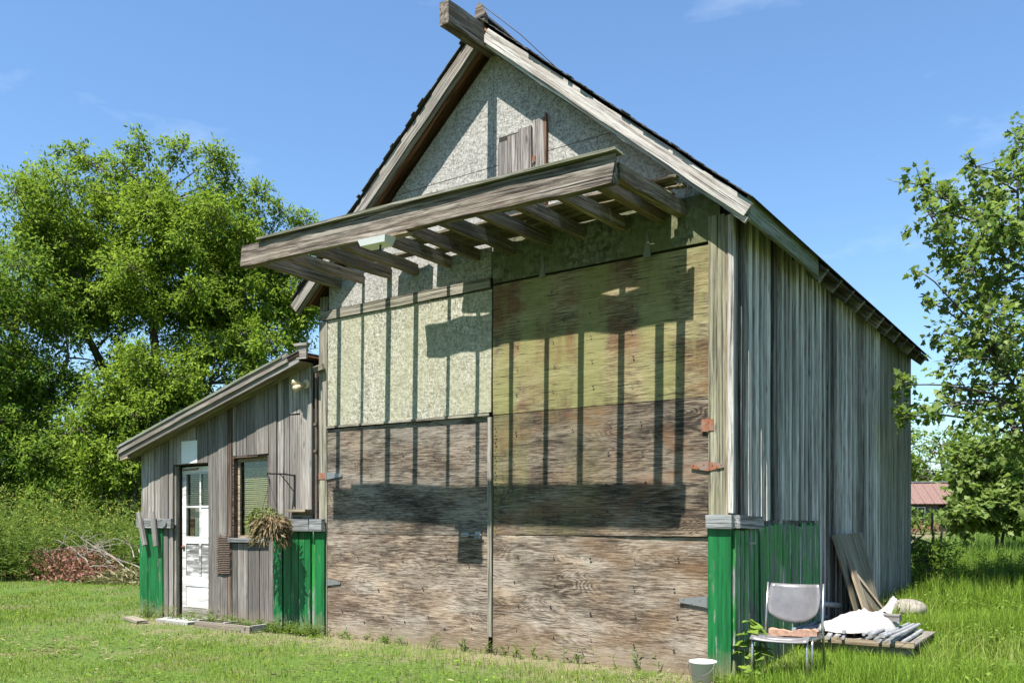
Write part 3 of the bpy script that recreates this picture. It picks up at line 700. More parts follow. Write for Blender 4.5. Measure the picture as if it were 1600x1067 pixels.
board('soffit_board', lr(.0, -.12, -.045), lr(1.0, -.12, -.040), (0, 1, 0), .22, .018, M['plank'], lean, 4, .004)
board('return_board', (-2.705, -.225, zl(-2.70)+.065), (-2.52, -.225, zl(-2.70)+.055), (0, 0, 1), .15, .03, M['lean'], lean, 1, .003)
board('return_trim', (-2.72, -.235, zl(-2.70)+.155), (-2.50, -.225, zl(-2.70)+.145), (0, 0, 1), .03, .06, M['barge_grey'], lean, 1, .003)
board('block', (-2.60, -.05, 3.16), (-2.44, -.05, 3.19), (0, 0, 1), .07, .04, M['post'], lean, 1, .003)
board('eave_board', (-6.47, -.25, zl(-6.46)+.0), (-6.47, LD, zl(-6.46)+.0), (0, 0, 1), .16, .022, M['fascia'], lean, 4, .003)
board('eave_block', (-6.44, -.2, zl(-6.46)-.06), (-6.25, -.2, zl(-6.4)-.055), (0, 0, 1), .05, .06, M['tan'], lean, 1, .004)

# --- shed door (set back in its opening)
board('door_jamb', (DX0-.004, .085, 0), (DX0-.004, .085, DZ), (0, 1, 0), .15, .03, M['jamb'], lean, 2, .002)
board('door_jamb', (DX1+.004, .085, 0), (DX1+.004, .085, DZ), (0, 1, 0), .15, .03, M['jamb'], lean, 2, .002)
board('door_head', (DX0, .085, DZ+.01), (DX1, .085, DZ+.01), (0, 1, 0), .15, .03, M['jamb'], lean, 1, .002)
board('door_casing', (DX0+.03, .045, 0), (DX0+.03, .045, DZ-.01), (1, 0, 0), .045, .05, M['sidegreen'], lean, 2, .002)
DY = .13; dx0, dx1 = DX0+.06, DX1-.015
sd = MB(); st = .085
sd.box((dx0+st/2, DY, 1.06), (st, .036, 2.09)); sd.box((dx1-st/2, DY, 1.06), (st, .036, 2.09))
for z, h in ((2.06, .10), (1.10, .10), (.53, .14), (.10, .15)): sd.box(((dx0+dx1)/2, DY+.0005, z), (dx1-dx0-2*st+.002, .034, h))
door = sd.build('shed_door', M['whitedoor'], lean)
pm = (dx0+dx1)/2+.03
MB().box((pm, DY, 1.58), (.026, .03, .88)).box(((dx0+dx1)/2, DY, 1.56), (dx1-dx0-2*st, .028, .026)).build('muntin', M['whitedoor'], door)
FP('pane', rect(dx0+st, pm-.012, 1.57, 2.01), DY+.004, .004, M['glass'], door); FP('pane', rect(pm+.012, dx1-st, 1.57, 2.01), DY+.004, .004, M['glass'], door)
FP('pane', rect(dx0+st, pm-.012, 1.15, 1.55), DY+.004, .004, M['glass'], door); FP('boarded_pane', rect(pm+.012, dx1-st, 1.15, 1.55), DY+.004, .008, M['whiteboard'], door)
FP('door_panel', rect(dx0+st, dx1-st, .60, 1.05), DY+.008, .014, M['peeled'], door)
MB().box((pm, DY-.006, .825), (.05, .02, .45)).build('mullion', M['peeled'], door)
FP('door_panel', rect(dx0+st, dx1-st, .175, .46), DY+.008, .016, M['whitedoor'], door)
FP('kick_plate', rect(dx0+.02, dx1-.01, .02, .17), DY-.018, .004, M['peeled'], door)
mb = MB()
for k in range(14): mb.box(((dx0+dx1)/2, DY+.045, 1.60+.03*k), (dx1-dx0-2*st, .022, .003))
o = mb.build('blind', M['blindwhite'], door); o['kind'] = 'stuff'
mb = MB(); mb.box((dx0+st+.05, DY+.05, 1.36), (.09, .01, .40)); mb.build('curtain', M['soffit'], door)
MB().box((dx0+st+.2, DY+.06, 1.36), (.2, .01, .40)).build('curtain', M['pipe'], door)
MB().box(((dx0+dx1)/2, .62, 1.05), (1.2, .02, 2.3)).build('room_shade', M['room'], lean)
MB().tube([(dx0+.02, DY-.03, 2.07), (dx0+.35, DY-.03, 2.075), (dx0+.37, DY-.03, 2.09)], .010).build('door_closer', M['rust'], door)
MB().lathe([(0, .0), (.022, .0), (.026, .02), (.0, .03)], (0, 0, 0), 10, frame((dx0+.04, DY-.02, 1.0), (1, 0, 0), (0, 0, 1))).build('door_knob', M['rust'], door, True)
# --- window
win = MB().box(((WX0+WX1)/2, .06, WZ0+.03), (WX1-WX0, .13, .045)).box(((WX0+WX1)/2, .07, WZ1-.012), (WX1-WX0, .13, .024)).box((WX0+.015, .07, (WZ0+WZ1)/2), (.03, .13, WZ1-WZ0-.05)).box((WX1-.012, .07, (WZ0+WZ1)/2), (.024, .13, WZ1-WZ0-.05)).build('window', M['jamb'], lean)
board('window_sill', (WX0-.02, -.012, WZ0+.035), (WX1+.015, -.012, WZ0+.035), (0, 1, 0), .09, .05, M['cap'], win, 2, .003)
wy = .085; fx0, fx1, fz0, fz1 = WX0+.032, WX1-.026, WZ0+.055, WZ1-.026
MB().box((fx0+.02, wy, (fz0+fz1)/2), (.04, .03, fz1-fz0)).box((fx1-.015, wy, (fz0+fz1)/2), (.03, .03, fz1-fz0)).box(((fx0+fx1)/2, wy, fz0+.02), (fx1-fx0-.07, .028, .04)).box(((fx0+fx1)/2, wy, fz1-.025), (fx1-fx0-.07, .028, .05)).build('sash', M['tan'], win)
FP('pane', rect(fx0+.04, fx1-.03, fz0+.04, fz1-.05), wy+.004, .004, M['glass'], win)
mb = MB(); z = fz0+.05
while z < fz1-.13:
    Mx = Matrix.Translation(((fx0+fx1)/2+.01, wy+.055, z)) @ Matrix.Rotation(math.radians(48), 4, 'X') @ Matrix.Rotation(R.uniform(-.012, .012), 4, 'Y')
    mb.box((0, 0, 0), (fx1-fx0-.10, .024, .0015), Mx); z += .026
o = mb.build('blind', M['blind'], win); o['kind'] = 'stuff'
mb = MB()
for t in (.2, .5, .8): mb.tube([(fx0+(fx1-fx0)*t, wy+.045, fz0+.04), (fx0+(fx1-fx0)*t, wy+.045, fz1-.03)], .0018, 4)
mb.build('blind_cord', M['blindwhite'], win)
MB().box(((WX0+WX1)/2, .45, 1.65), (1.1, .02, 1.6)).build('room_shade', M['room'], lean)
# --- green skirts of the shed, with grey rails
for x0, x1 in ((-6.285, -6.075), (-6.075, -5.90), (-5.90, -5.715)): vb(x0, x1, -.03, 1.30, 'green', .022, -.014, 'green_board', lean, .010)
for x0, x1 in ((-3.365, -3.19), (-3.17, -3.03), (-3.03, -2.90), (-2.90, -2.79), (-2.79, -2.68), (-2.60, -2.435)): vb(x0, x1, -.04, 1.235, 'green', .024, -.018, 'green_board', lean, .012)
vb(-2.685, -2.595, -.04, 1.235, 'greenworn_bright', .02, .012, 'green_board', lean)
board('skirt_rail', (-6.31, -.045, 1.335), (-5.46, -.045, 1.325), (0, 0, 1), .13, .045, M['cap'], lean, 3, .004)
board('skirt_rail', (-3.18, -.055, 1.31), (-2.66, -.055, 1.31), (0, 0, 1), .145, .06, M['cap'], lean, 2, .003)
board('skirt_rail', (-2.655, -.057, 1.31), (-2.425, -.057, 1.31), (0, 0, 1), .145, .062, M['cap'], lean, 2, .003)
MB().box((-2.86, -.062, 1.485), (.36, .12, .03)).box((-2.86, -.01, 1.45), (.34, .02, .08)).build('shelf', M['tan'], lean)
MB().tube([(-5.60, -.08, 1.33), (-5.60, -.088, 1.33)], .05, 12).build('round_lid', M['galv'], lean)
FP('doorstep', rect(DX0-.02, DX1+.04, -.02, .035), .02, .16, M['concrete'], lean)

# ------------------------------------------------------------------ things on and by the shed
fl = thing('flood_light', 'cream twin-headed flood light under the shed roof', 'light fixture', (-2.80, -.02, 3.0))
MB().disc((-2.755, .0, 3.01), .055, (0, -1, 0), 14, .04).build('lamp_base', M['cream'], fl)
for dx, dz, nm in ((-.09, .03, 'lamp_head'), (-.03, -.06, 'lamp_head')):
    p = Vector((-2.765, -.05, 3.0)); d = Vector((dx*1.0, -.09, dz*.8)).normalized()
    MB().tube([p, p+d*.05, p+d*.06, p+d*.14, p+d*.15], [.018, .022, .034, .042, .036], 10).build(nm, M['cream'], fl, True)

cg = thing('spring_mat', 'rusty coiled spring mat hung beside the shed window', 'spring mat', (-4.37, -.03, .66))
mb = MB()
for k in range(22): z = .68+.0235*k; mb.tube([(-4.515+R.uniform(-.008, .008), -.022, z), (-4.37, -.030, z-.004), (-4.225+R.uniform(-.008, .008), -.022, z)], .0065, 5)
o = mb.build('coil', M['rustiron'], cg); o['kind'] = 'stuff'
for x in (-4.44, -4.30): MB().tube([(x, -.016, .67), (x, -.016, 1.2)], .005, 5).build('wire', M['rustiron'], cg)

for (xa, za, xb, zb, lab) in ((-6.20, 1.49, -6.035, 1.01, 'grey wooden stick at the outer corner rail of the shed'), (-5.845, 1.49, -5.765, 1.0, 'upright grey wooden stick on the rail beside the shed door')):
    o = board('wooden_stick', (xa, -.10, za), (xb, -.10, zb), (1, 0, 0), .085, .03, M['stick'], None, 2, .003)
    tag(o, lab, 'stick', 'sticks on the shed rail')

# hanging basket of dead flowers
hk = thing('basket_bracket', 'black iron bracket on the shed wall holding a hook', 'bracket', (-2.93, 0, 1.55))
MB().tube([(-2.99, -.012, 1.53), (-2.99, -.012, 1.93)], .012, 6).tube([(-2.99, -.012, 1.915), (-3.02, -.15, 1.93), (-3.06, -.33, 1.925)], .010, 6).tube([(-2.99, -.02, 1.72), (-3.01, -.12, 1.84), (-3.03, -.2, 1.925)], .006, 5).build('bracket_arm', M['iron'], hk)
hb_ = thing('hanging_basket', 'hanging basket of withered flowers in front of the green boards', 'hanging basket', (-3.06, -.32, 1.2))
bc = Vector((-3.06, -.33, 1.33))
MB().tube([bc+Vector((-.0, 0, .60)), bc+Vector((-.03, 0, .615)), bc+Vector((-.045, 0, .58)), bc+Vector((-.01, 0, .53)), bc+Vector((0, 0, .48))], .010, 6).build('hook', M['iron'], hb_)
mb = MB()
for a in (0.3, 2.4, 4.5): mb.tube([bc+Vector((0, 0, .49)), bc+Vector((.13*math.cos(a), .13*math.sin(a), .07))], .003, 4)
mb.build('hanger_wire', M['iron'], hb_)
MB().lathe([(0, -.09), (.09, -.09), (.125, .0), (.135, .06), (.12, .06), (.0, .05)], bc, 14).build('pot', M['soffit'], hb_, True)
def dry_leaves(n, c, rx, rz, droop):
    a = rng.uniform(0, 2*np.pi, n); r = np.sqrt(rng.uniform(0, 1, n))*rx; z = rng.uniform(-.3, 1, n)*rz
    p = np.stack([c[0]+r*np.cos(a), c[1]+r*np.sin(a), c[2]+.05+z*(1-(r/rx)**2)-droop*(r/rx)**2*rng.uniform(0, 1.3, n)], 1)
    ax_ = np.stack([np.cos(a), np.sin(a), rng.uniform(-1.6, .6, n)-droop*3], 1); nn = rng.normal(0, 1, (n, 3))+np.array([0, -.5, .6]); return p, ax_, nn
M['dryleaf'] = leafmat('withered_leaf', [(.07, .045, .03), (.17, .115, .065), (.30, .22, .13), (.24, .20, .09)], .25, 9)
M['limeleaf'] = leafmat('basket_leaf', [(.09, .12, .03), (.19, .22, .07), (.30, .30, .12)], .35, 9)
p, a_, n2 = dry_leaves(1500, bc+Vector((.06, -.03, 0)), .20, .08, .24); V, T = scatter(NARROW, p, a_, n2, rng.uniform(.05, .12, len(p)), 1.5)
tag(soup('withered_stems', V, T, M['dryleaf'], hb_, loc=tuple(bc)), kind='stuff')
p, a_, n2 = dry_leaves(650, bc+Vector((-.08, .0, .04)), .21, .13, .10); V, T = scatter(LEAF2, p, a_, n2, rng.uniform(.03, .07, len(p)))
tag(soup('basket_foliage', V, T, M['limeleaf'], hb_, loc=tuple(bc)), kind='stuff')

# planter trough with weeds, boards on the ground
pl = thing('planter_trough', 'low concrete planter trough of weeds below the shed window', 'planter', (-3.75, -.36, 0))
for a, b in (((-4.40, -.42), (-3.30, -.42)), ((-4.40, -.14), (-3.30, -.14))): board('trough_side', (*a, .03), (*b, .035), (0, 0, 1), .11, .03, M['stick'], pl, 3, .003)
for x in (-4.385, -3.85, -3.315): board('trough_end', (x, -.403, .04), (x, -.157, .04), (0, 0, 1), .115, .03, M['concrete'], pl, 1, .002)
MB().box((-3.85, -.28, .035), (1.05, .22, .09)).build('soil', M['soil'], pl)
o = board('loose_plank', (-5.95, -.42, .03), (-5.28, -.60, .03), (0, 1, 0), .15, .035, M['stick'], None, 3, .004); tag(o, 'grey plank lying flat on the lawn outside the shed door', 'plank')
o = board('step_slab', (-5.42, -.26, .02), (-4.66, -.27, .02), (0, 1, 0), .16, .04, M['concrete'], None, 2, .006); tag(o, 'thin pale slab set in the ground below the white door', 'slab')

# ------------------------------------------------------------------ chair
ch = thing('stacking_chair', 'grey plastic chair on chromed legs beside the green corner', 'chair', (2.97, .08, 0))
def shell(name, fn, nu, nv, th, m, parent):
    P = [[Vector(fn(i/nu, j/nv)) for i in range(nu+1)] for j in range(nv+1)]
    v, f = [], []; N = (nu+1)*(nv+1)
    for s in (0, 1):
        for j in range(nv+1):
            for i in range(nu+1):
                du = P[j][min(i+1, nu)]-P[j][max(i-1, 0)]; dv = P[min(j+1, nv)][i]-P[max(j-1, 0)][i]
                v.append(P[j][i]+du.cross(dv).normalized()*th*(s-.5))
    ix = lambda i, j, s: s*N+j*(nu+1)+i
    for j in range(nv):
        for i in range(nu):
            f.append((ix(i, j, 1), ix(i+1, j, 1), ix(i+1, j+1, 1), ix(i, j+1, 1))); f.append((ix(i, j, 0), ix(i, j+1, 0), ix(i+1, j+1, 0), ix(i+1, j, 0)))
    for i in range(nu): f.append((ix(i, 0, 0), ix(i+1, 0, 0), ix(i+1, 0, 1), ix(i, 0, 1))); f.append((ix(i, nv, 0), ix(i, nv, 1), ix(i+1, nv, 1), ix(i+1, nv, 0)))
    for j in range(nv): f.append((ix(0, j, 0), ix(0, j, 1), ix(0, j+1, 1), ix(0, j+1, 0))); f.append((ix(nu, j, 0), ix(nu, j+1, 0), ix(nu, j+1, 1), ix(nu, j, 1)))
    c = sum(v, Vector())/len(v)
    return mesh(name, [p-c for p in v], f, m, parent, Matrix.Translation(c), True)
CR = Matrix.Translation((2.97, .10, 0)) @ Matrix.Rotation(math.radians(3), 4, 'Z')      # chair faces the camera side (-y)
def cp(x, y, z): return CR @ Vector((x, y, z))
shell('seat', lambda u, v: cp((u-.5)*.47*(1-.04*v), -.235+.45*v, .42-.03*math.sin(math.pi*u)*math.sin(math.pi*min(1, v*1.1))-(.05*max(0, .18-v)/.18)**1.0-.05*v+.012*abs(2*u-1)**3), 12, 10, .012, M['plasticgrey'], ch)
def backfn(u, v):                             # a scooped shell: sides come forward, the lower edge is bowed
    a = (u-.5)*2; hw = .232-.030*v*v-.035*(1-v)**3
    return cp(a*hw, .275+.085*v-.055*a*a, (.475+.085*abs(a)**2.2)*(1-v)+(.815-.008*(1-a*a))*v)
shell('backrest', backfn, 12, 10, .012, M['plasticgrey'], ch)
for s in (-1, 1):
    MB().tube([cp(s*.225, -.20, .0), cp(s*.222, -.205, .20), cp(s*.218, -.205, .385), cp(s*.217, -.15, .40), cp(s*.22, .12, .385), cp(s*.23, .25, .40)], .011, 8).build('leg', M['chrome'], ch, True)
    MB().tube([cp(s*.25, .35, .0), cp(s*.245, .27, .35), cp(s*.238, .27, .50), cp(s*.235, .33, .82)], .011, 8).build('leg', M['chrome'], ch, True)
    MB().tube([cp(s*.245, -.13, .0), cp(s*.243, -.13, .35), cp(s*.24, -.10, .392), cp(s*.245, .25, .37)], .010, 8).build('leg', M['chrome'], ch, True)
MB().tube([cp(-.22, -.18, .385), cp(.22, -.18, .385)], .010, 6).tube([cp(-.22, .15, .37), cp(.22, .15, .37)], .010, 6).build('crossbar', M['chrome'], ch)
fo = thing('foam_pad', 'crumbling pinkish foam strip lying at the back of the chair seat', 'foam pad', tuple(cp(0, .17, .40)))
mb = MB(); nseg = 12; o = 0
for i in range(nseg+1):
    t = i/nseg; x = -.17+.40*t; h = .055+R.uniform(-.018, .02); d = .045+R.uniform(-.01, .012)
    for (sy, sz) in ((-1, 0), (1, 0), (1, 1), (-1, 1)): mb.v.append(cp(x, .15+sy*d, .382+sz*h+R.uniform(-.004, .004)))
for i in range(nseg):
    for k in range(4): mb.f.append((4*i+k, 4*i+(k+1) % 4, 4*i+4+(k+1) % 4, 4*i+4+k))
mb.f += [(3, 2, 1, 0), tuple(4*nseg+k for k in range(4))]
mb.build('foam', M['foam'], fo)

# ------------------------------------------------------------------ bucket
bk = thing('bucket', 'small white plastic bucket at the foot of the barn doors', 'bucket', (2.43, -.36, 0))
MB().lathe([(.0, .004), (.088, .004), (.106, .185), (.114, .187), (.114, .20), (.104, .20), (.086, .02), (.0, .02)], (2.43, -.36, 0), 28).build('pail', M['white'], bk, True)
MB().lathe([(.0, .165), (.100, .165)], (2.43, -.36, 0), 24).build('water', M['dirtwater'], bk)
MB().tube([(2.43+.112*math.cos(a), -.36-.02-.112*abs(math.sin(a))*.85, .185-.10*math.sin(a)) for a in [math.pi*k/10 for k in range(11)]], .003, 5).build('bail_handle', M['wire'], bk)

# ------------------------------------------------------------------ pallet, pipes, sack
z0 = g1(3.2, 2.2)
pt = thing('pallet', 'weathered wooden pallet on the grass beside the barn wall', 'pallet', (3.2, 2.25, z0))
for yk in (1.72, 2.28, 2.84): board('runner', (2.72, yk, z0+.055), (3.68, yk, z0+.055), (0, 0, 1), .09, .045, M['stick'], pt, 2, .003)
for k in range(6): board('slat', (2.77+.172*k, 1.66, z0+.112), (2.77+.172*k, 2.92, z0+.112), (1, 0, 0), .11, .020, M['stick'], pt, 2, .003)
board('front_board', (2.70, 1.655, z0+.12), (3.70, 1.655, z0+.12), (0, 0, 1), .055, .03, M['tan'], pt, 2, .003)
for k in range(24):
    right = k >= 13
    if not right:
        lay = k//8; x = 2.60+.055*(k % 8)+R.uniform(-.02, .02); a = (x+R.uniform(-.12, .25), 1.60+R.uniform(-.1, .12), z0+.150+.048*lay); b = (x-.10+R.uniform(-.2, .2), 2.95+R.uniform(-.1, .15), z0+.150+.048*lay)
    else:
        lay = (k-13)//6; x = 3.26+.062*((k-13) % 6)+R.uniform(-.012, .012); a = (x+R.uniform(-.03, .03), 1.62+R.uniform(-.06, .06), z0+.148+.047*lay); b = (x+.02+R.uniform(-.03, .03), 2.75+R.uniform(-.1, .1), z0+.148+.047*lay)
    o = MB().tube([a, ((Vector(a)+Vector(b))/2+Vector((R.gauss(0, .012), 0, -.004))), b], R.uniform(.015, .022), 9).build('grey_pipe', M['pipe'], None, False)
    tag(o, 'grey pipe in the tidy bundle at the open end of the pallet' if right else 'grey pipe in the jumbled heap between pallet and wall', 'pipe', 'pipes at the pallet end' if right else 'pipes heaped by the wall')
o = MB().tube([(2.62, 1.75, z0+.30), (2.64, 2.4, z0+.40), (2.66, 3.05, z0+.33)], .030, 9).build('hose_pipe', M['pipe'], None, True); tag(o, 'thick bent grey pipe resting on the heap behind the chair', 'pipe')
# the sack: a slumped white bag, creased, gathered into an ear at its tied end
SX = Matrix.Translation((3.06, 2.22, z0+.175)) @ Matrix.Rotation(math.radians(58), 4, 'Z')
v, f = [], []; nu, nr = 40, 9
def sackpt(a, q, s):
    ca, sa = math.cos(a), math.sin(a)
    ex, ey = .44*math.copysign(abs(ca)**.75, ca), .27*math.copysign(abs(sa)**.75, sa)
    cr = 1+.05*math.sin(5*a+1)+.035*math.sin(9*a+2)
    prof_ = (1-q**2.6)**.55
    h = .165*prof_*(1+.16*math.sin(6*ca*q+2*sa*q)+.10*math.sin(11*sa*q-4*ca*q+.7)+.06*math.sin(17*ca*q+9*sa*q))
    h *= .8+.35*(ca*q+.2)
    h += .012*math.sin(22*ca*q+6*sa*q)*prof_+.009*math.sin(31*sa*q-9*ca*q)*prof_
    z = h if s > 0 else -.02*prof_
    return SX @ Vector((ex*q*cr, ey*q*cr, z))
for s in (1, -1):
    o0 = len(v); v.append(sackpt(0, 0, s))
    for j in range(1, nr+1):
        for k in range(nu): v.append(sackpt(2*math.pi*k/nu, j/nr, s))
    for k in range(nu):
        k2 = (k+1) % nu; t3 = (o0, o0+1+k, o0+1+k2); f.append(t3 if s > 0 else t3[::-1])
        for j in range(nr-1):
            q4 = (o0+1+j*nu+k, o0+1+(j+1)*nu+k, o0+1+(j+1)*nu+k2, o0+1+j*nu+k2); f.append(q4 if s > 0 else q4[::-1])
o0 = len(v); ne = 14                           # ear
for j in range(6):
    t = j/5; wv = .11*(1-t)**1.6+.022+.055*max(0, t-.45)**.8
    for k in range(ne):
        a = 2*math.pi*k/ne; pl_ = 1+.22*math.sin(4*a+j*.4)
        v.append(SX @ Vector((.33+.16*t+.02*math.cos(a), wv*math.cos(a)*pl_*1.1, .09+.20*t+wv*.55*math.sin(a)*pl_)))
for j in range(5):
    for k in range(ne): f.append((o0+j*ne+k, o0+j*ne+(k+1) % ne, o0+(j+1)*ne+(k+1) % ne, o0+(j+1)*ne+k))
f.append(tuple(o0+5*ne+k for k in range(ne)))
c = sum(v, Vector())/len(v)
tag(mesh('white_sack', [p-c for p in v], f, M['sack'], None, Matrix.Translation(c), True), 'white tied sack lying on the pallet of pipes', 'sack')
o = MB().box((3.36, 2.36, z0+.30), (.16, .12, .07), I4).build('small_block', M['stick'], None); tag(o, 'small grey block beside the tied end of the sack', 'block')

# boards leaning on the side wall
def lean_sheet(name, yb0, yb1, yt0, yt1, xb, xt, zb, zt, th, m, lab):
    o_ = Vector((xb, yb0, zb)); vv = [Vector((xb, yb0, zb)), Vector((xb, yb1, zb)), Vector((xt, yt1, zt)), Vector((xt, yt0, zt-.015))]
    nn = (vv[1]-vv[0]).cross(vv[3]-vv[0]).normalized(); nn = nn if nn.x > 0 else -nn
    c_ = sum(vv, Vector())/4
    Mx = frame(c_, vv[3]-vv[0], vv[1]-vv[0]); Mi = Mx.inverted()
    w_ = [Mi @ p for p in vv]+[Mi @ (p+nn*th) for p in vv]
    return tag(mesh(name, w_, [(0, 3, 2, 1), (4, 5, 6, 7), (0, 1, 5, 4), (1, 2, 6, 5), (2, 3, 7, 6), (3, 0, 4, 7)], m, None, Mx), lab, 'board')
M['oldsheet'] = wood('old_sheet', (.14, .12, .09), (.30, .265, .20), (.44, .40, .32), stain=(.28, .19, .11), moss=(.18, .18, .11), fine=.5, vary=.1)
lean_sheet('leaning_sheet', 3.16, 4.32, 3.02, 4.40, 2.86, 2.585, g1(2.8, 3.7)+.0, 1.21, .02, M['oldsheet'], 'wide weathered plywood sheet leaning on the barn side wall')
o = board('leaning_board', (3.06, 2.98, g1(3, 3)), (2.68, 3.42, .92), (0, 1, 0), .19, .022, M['tan'], None, 2, .004); tag(o, 'upright pointed tan board propped against the plywood sheet', 'board')
o = board('leaning_lath', (3.08, 3.95, g1(3, 3.9)), (2.74, 3.42, .76), (0, 1, 0), .09, .025, M['tan'], None, 2, .004); tag(o, 'thin tan lath slanting across the leaning plywood sheet', 'lath')
o = lean_sheet('leaning_offcut', 3.30, 3.80, 3.36, 3.50, 3.02, 2.78, g1(3, 3.5), .50, .015, M['soffit'], 'brown triangular offcut behind the slanting lath')
v, f = [], []
for i in range(9):
    th_ = math.pi*i/8
    for k in range(14):
        a = 2*math.pi*k/14; q = 1+.08*math.sin(3*a+i)
        v.append((.24*math.sin(th_)*math.cos(a)*q, .30*math.sin(th_)*math.sin(a)*q, .13*math.cos(th_)))
for i in range(8):
    for k in range(14): f.append((i*14+k, (i+1)*14+k, (i+1)*14+(k+1) % 14, i*14+(k+1) % 14))
tag(mesh('field_stone', v, f, M['stone'], None, Matrix.Translation((3.05, 4.9, g1(3.05, 4.9)+.08)), True), 'rounded brown field stone in the grass past the pallet', 'stone')

# ------------------------------------------------------------------ vegetation
M['bark'] = plain('bark', (.11, .09, .07), .95, var=.4, scale=12, bump=.8)
M['twig'] = plain('grey_twig', (.30, .26, .215), .95, var=.3, scale=9)
M['leafA'] = leafmat('box_elder_leaf', [(.10, .18, .016), (.185, .32, .026), (.28, .43, .04), (.39, .53, .065)], .55, .35)
M['leafB'] = leafmat('dark_leaf', [(.075, .15, .018), (.135, .26, .028), (.21, .36, .042), (.30, .44, .06)], .52, .4)
M['leafM'] = leafmat('maple_leaf', [(.09, .16, .035), (.17, .28, .055), (.26, .38, .09), (.36, .46, .15)], .6, .8, .4)
M['leafFar'] = leafmat('far_leaf', [(.075, .14, .02), (.14, .24, .03), (.21, .33, .045), (.28, .38, .06)], .42, .25)
M['weed'] = leafmat('meadow_weed_leaf', [(.05, .11, .02), (.10, .19, .033), (.16, .265, .05), (.24, .33, .085)], .4, .8)
M['plume'] = leafmat('goldenrod_plume', [(.15, .22, .04), (.21, .28, .05), (.30, .34, .06), (.38, .36, .06)], .3, .4)
M['grass'] = leafmat('grass_blade', [(.065, .13, .008), (.12, .215, .013), (.175, .285, .02), (.25, .36, .03), (.31, .34, .07)], .35, .9)
M['tallgrass'] = leafmat('tall_grass_blade', [(.075, .15, .012), (.14, .26, .02), (.215, .35, .03), (.32, .44, .065)], .4, .6)
M['fieldgrass'] = leafmat('hay_blade', [(.09, .18, .03), (.14, .25, .042), (.19, .31, .055), (.24, .34, .07)], .4, .12)
M['seedgrass'] = leafmat('seed_stalk', [(.12, .21, .02), (.20, .30, .04), (.29, .36, .08), (.38, .38, .15)], .35, 1.2)
M['lime'] = leafmat('sapling_leaf', [(.13, .23, .03), (.20, .32, .045), (.27, .38, .06)], .45, 3)
M['redleaf'] = leafmat('dead_red_leaf', [(.09, .045, .035), (.22, .085, .065), (.33, .14, .10), (.30, .19, .12)], .25, 3)
M['straw'] = leafmat('straw', [(.17, .16, .07), (.27, .25, .12), (.36, .33, .19)], .2, 2)

def foliage(centres, radii, twigs, per, size, tmpl, flat=.85, droop=.35, out=1.0):
    """leafy sprays: in every clump twigs run outward and carry leaves along their outer part"""
    P, AX, NN, TW = [], [], [], []
    for c, r in zip(centres, radii):
        nt = max(4, int(twigs*(r/1.0)**1.6)) if r > .9 else max(4, int(twigs*(r/1.0)**1.1))
        d = unit(rng.normal(0, 1, (nt, 3))+np.array([0, 0, .22])); d[:, 2] *= flat
        ln = r*rng.uniform(.55, 1.12, nt)*out
        st_ = c+d*(ln*.25)[:, None]*rng.uniform(.2, 1, (nt, 1)); en = c+d*ln[:, None]+np.array([0, 0, -droop*.25*r])
        t = rng.uniform(.25, 1.0, (nt, per))**.75
        p = st_[:, None]+(en-st_)[:, None]*t[..., None]+rng.normal(0, 1, (nt, per, 3))*(.075*r+.03)
        p[..., 2] -= droop*.2*r*t**2
        a = (d[:, None]*.8+rng.normal(0, .75, (nt, per, 3))); a[..., 2] -= droop
        nn = rng.normal(0, .55, (nt, per, 3))+np.array([0, 0, 1.0])+d[:, None]*.5
        P.append(p.reshape(-1, 3)); AX.append(a.reshape(-1, 3)); NN.append(nn.reshape(-1, 3)); TW.append((st_, en))
    P, AX, NN = map(np.concatenate, (P, AX, NN))
    return scatter(tmpl, P, AX, NN, size*rng.uniform(.45, 1.3, len(P)), rng.uniform(.7, 1.25, len(P))), TW

def limb(a, b, bend=.15, n=6):
    a, b = Vector(a), Vector(b); d = b-a; L = d.length
    sidev = Vector((R.gauss(0, 1), R.gauss(0, 1), R.gauss(0, .4))); out = []
    for i in range(n+1):
        t = i/n; out.append(a+d*t+sidev*bend*L*.25*math.sin(math.pi*t)+Vector((0, 0, bend*L*.5*math.sin(math.pi*t)))+Vector((R.gauss(0, .01), R.gauss(0, .01), 0))*L)
    return out

def tree(name, label, base, stems, clumps, radii, leaf, tmpl=LEAF2, twigs=26, per=22, size=.12, r0=.22, group=None, twig_geo=True, flat=.85, droop=.35):
    """stems: list of end points of the main stems; every clump hangs on a limb of the nearest stem"""
    t = thing(name, label, 'tree', base, group)
    mb = MB(); spines = []
    for e in stems:
        pts = limb(base, e, R.uniform(.02, .10), 9); rs = [r0*(1-.82*i/9)+.012 for i in range(10)]
        mb.tube(pts, rs, 8); spines.append((pts, rs))
    for c, r in zip(clumps, radii):
        best = None
        for pts, rs in spines:
            for p, q in zip(pts[2:], rs[2:]):
                dd = (Vector(c)-p).length+max(0, p.z-c[2])*1.2
                if best is None or dd < best[0]: best = (dd, p, q)
        L_ = (Vector(c)-best[1]).length
        pts = limb(best[1], c, .10, 6); rr = min(best[2]*.6, .02+.018*L_)
        mb.tube(pts, [rr*(1-.8*i/6)+.006 for i in range(7)], 6)
    (V, T), TW = foliage([np.array(c) for c in clumps], radii, twigs, per, size, tmpl, flat, droop)
    if twig_geo:
        for (c, r, (s_, e_)) in zip(clumps, radii, TW):
            for k in range(0, len(s_), 2): mb.tube([c, Vector(s_[k]), Vector(e_[k])], [.012, .008, .003], 4, False)
    mb.build('trunk', M['bark'], t, True)
    crown = soup('crown', V, T, leaf, t, loc=tuple(np.mean(clumps, axis=0))); crown['kind'] = 'stuff'
    return t

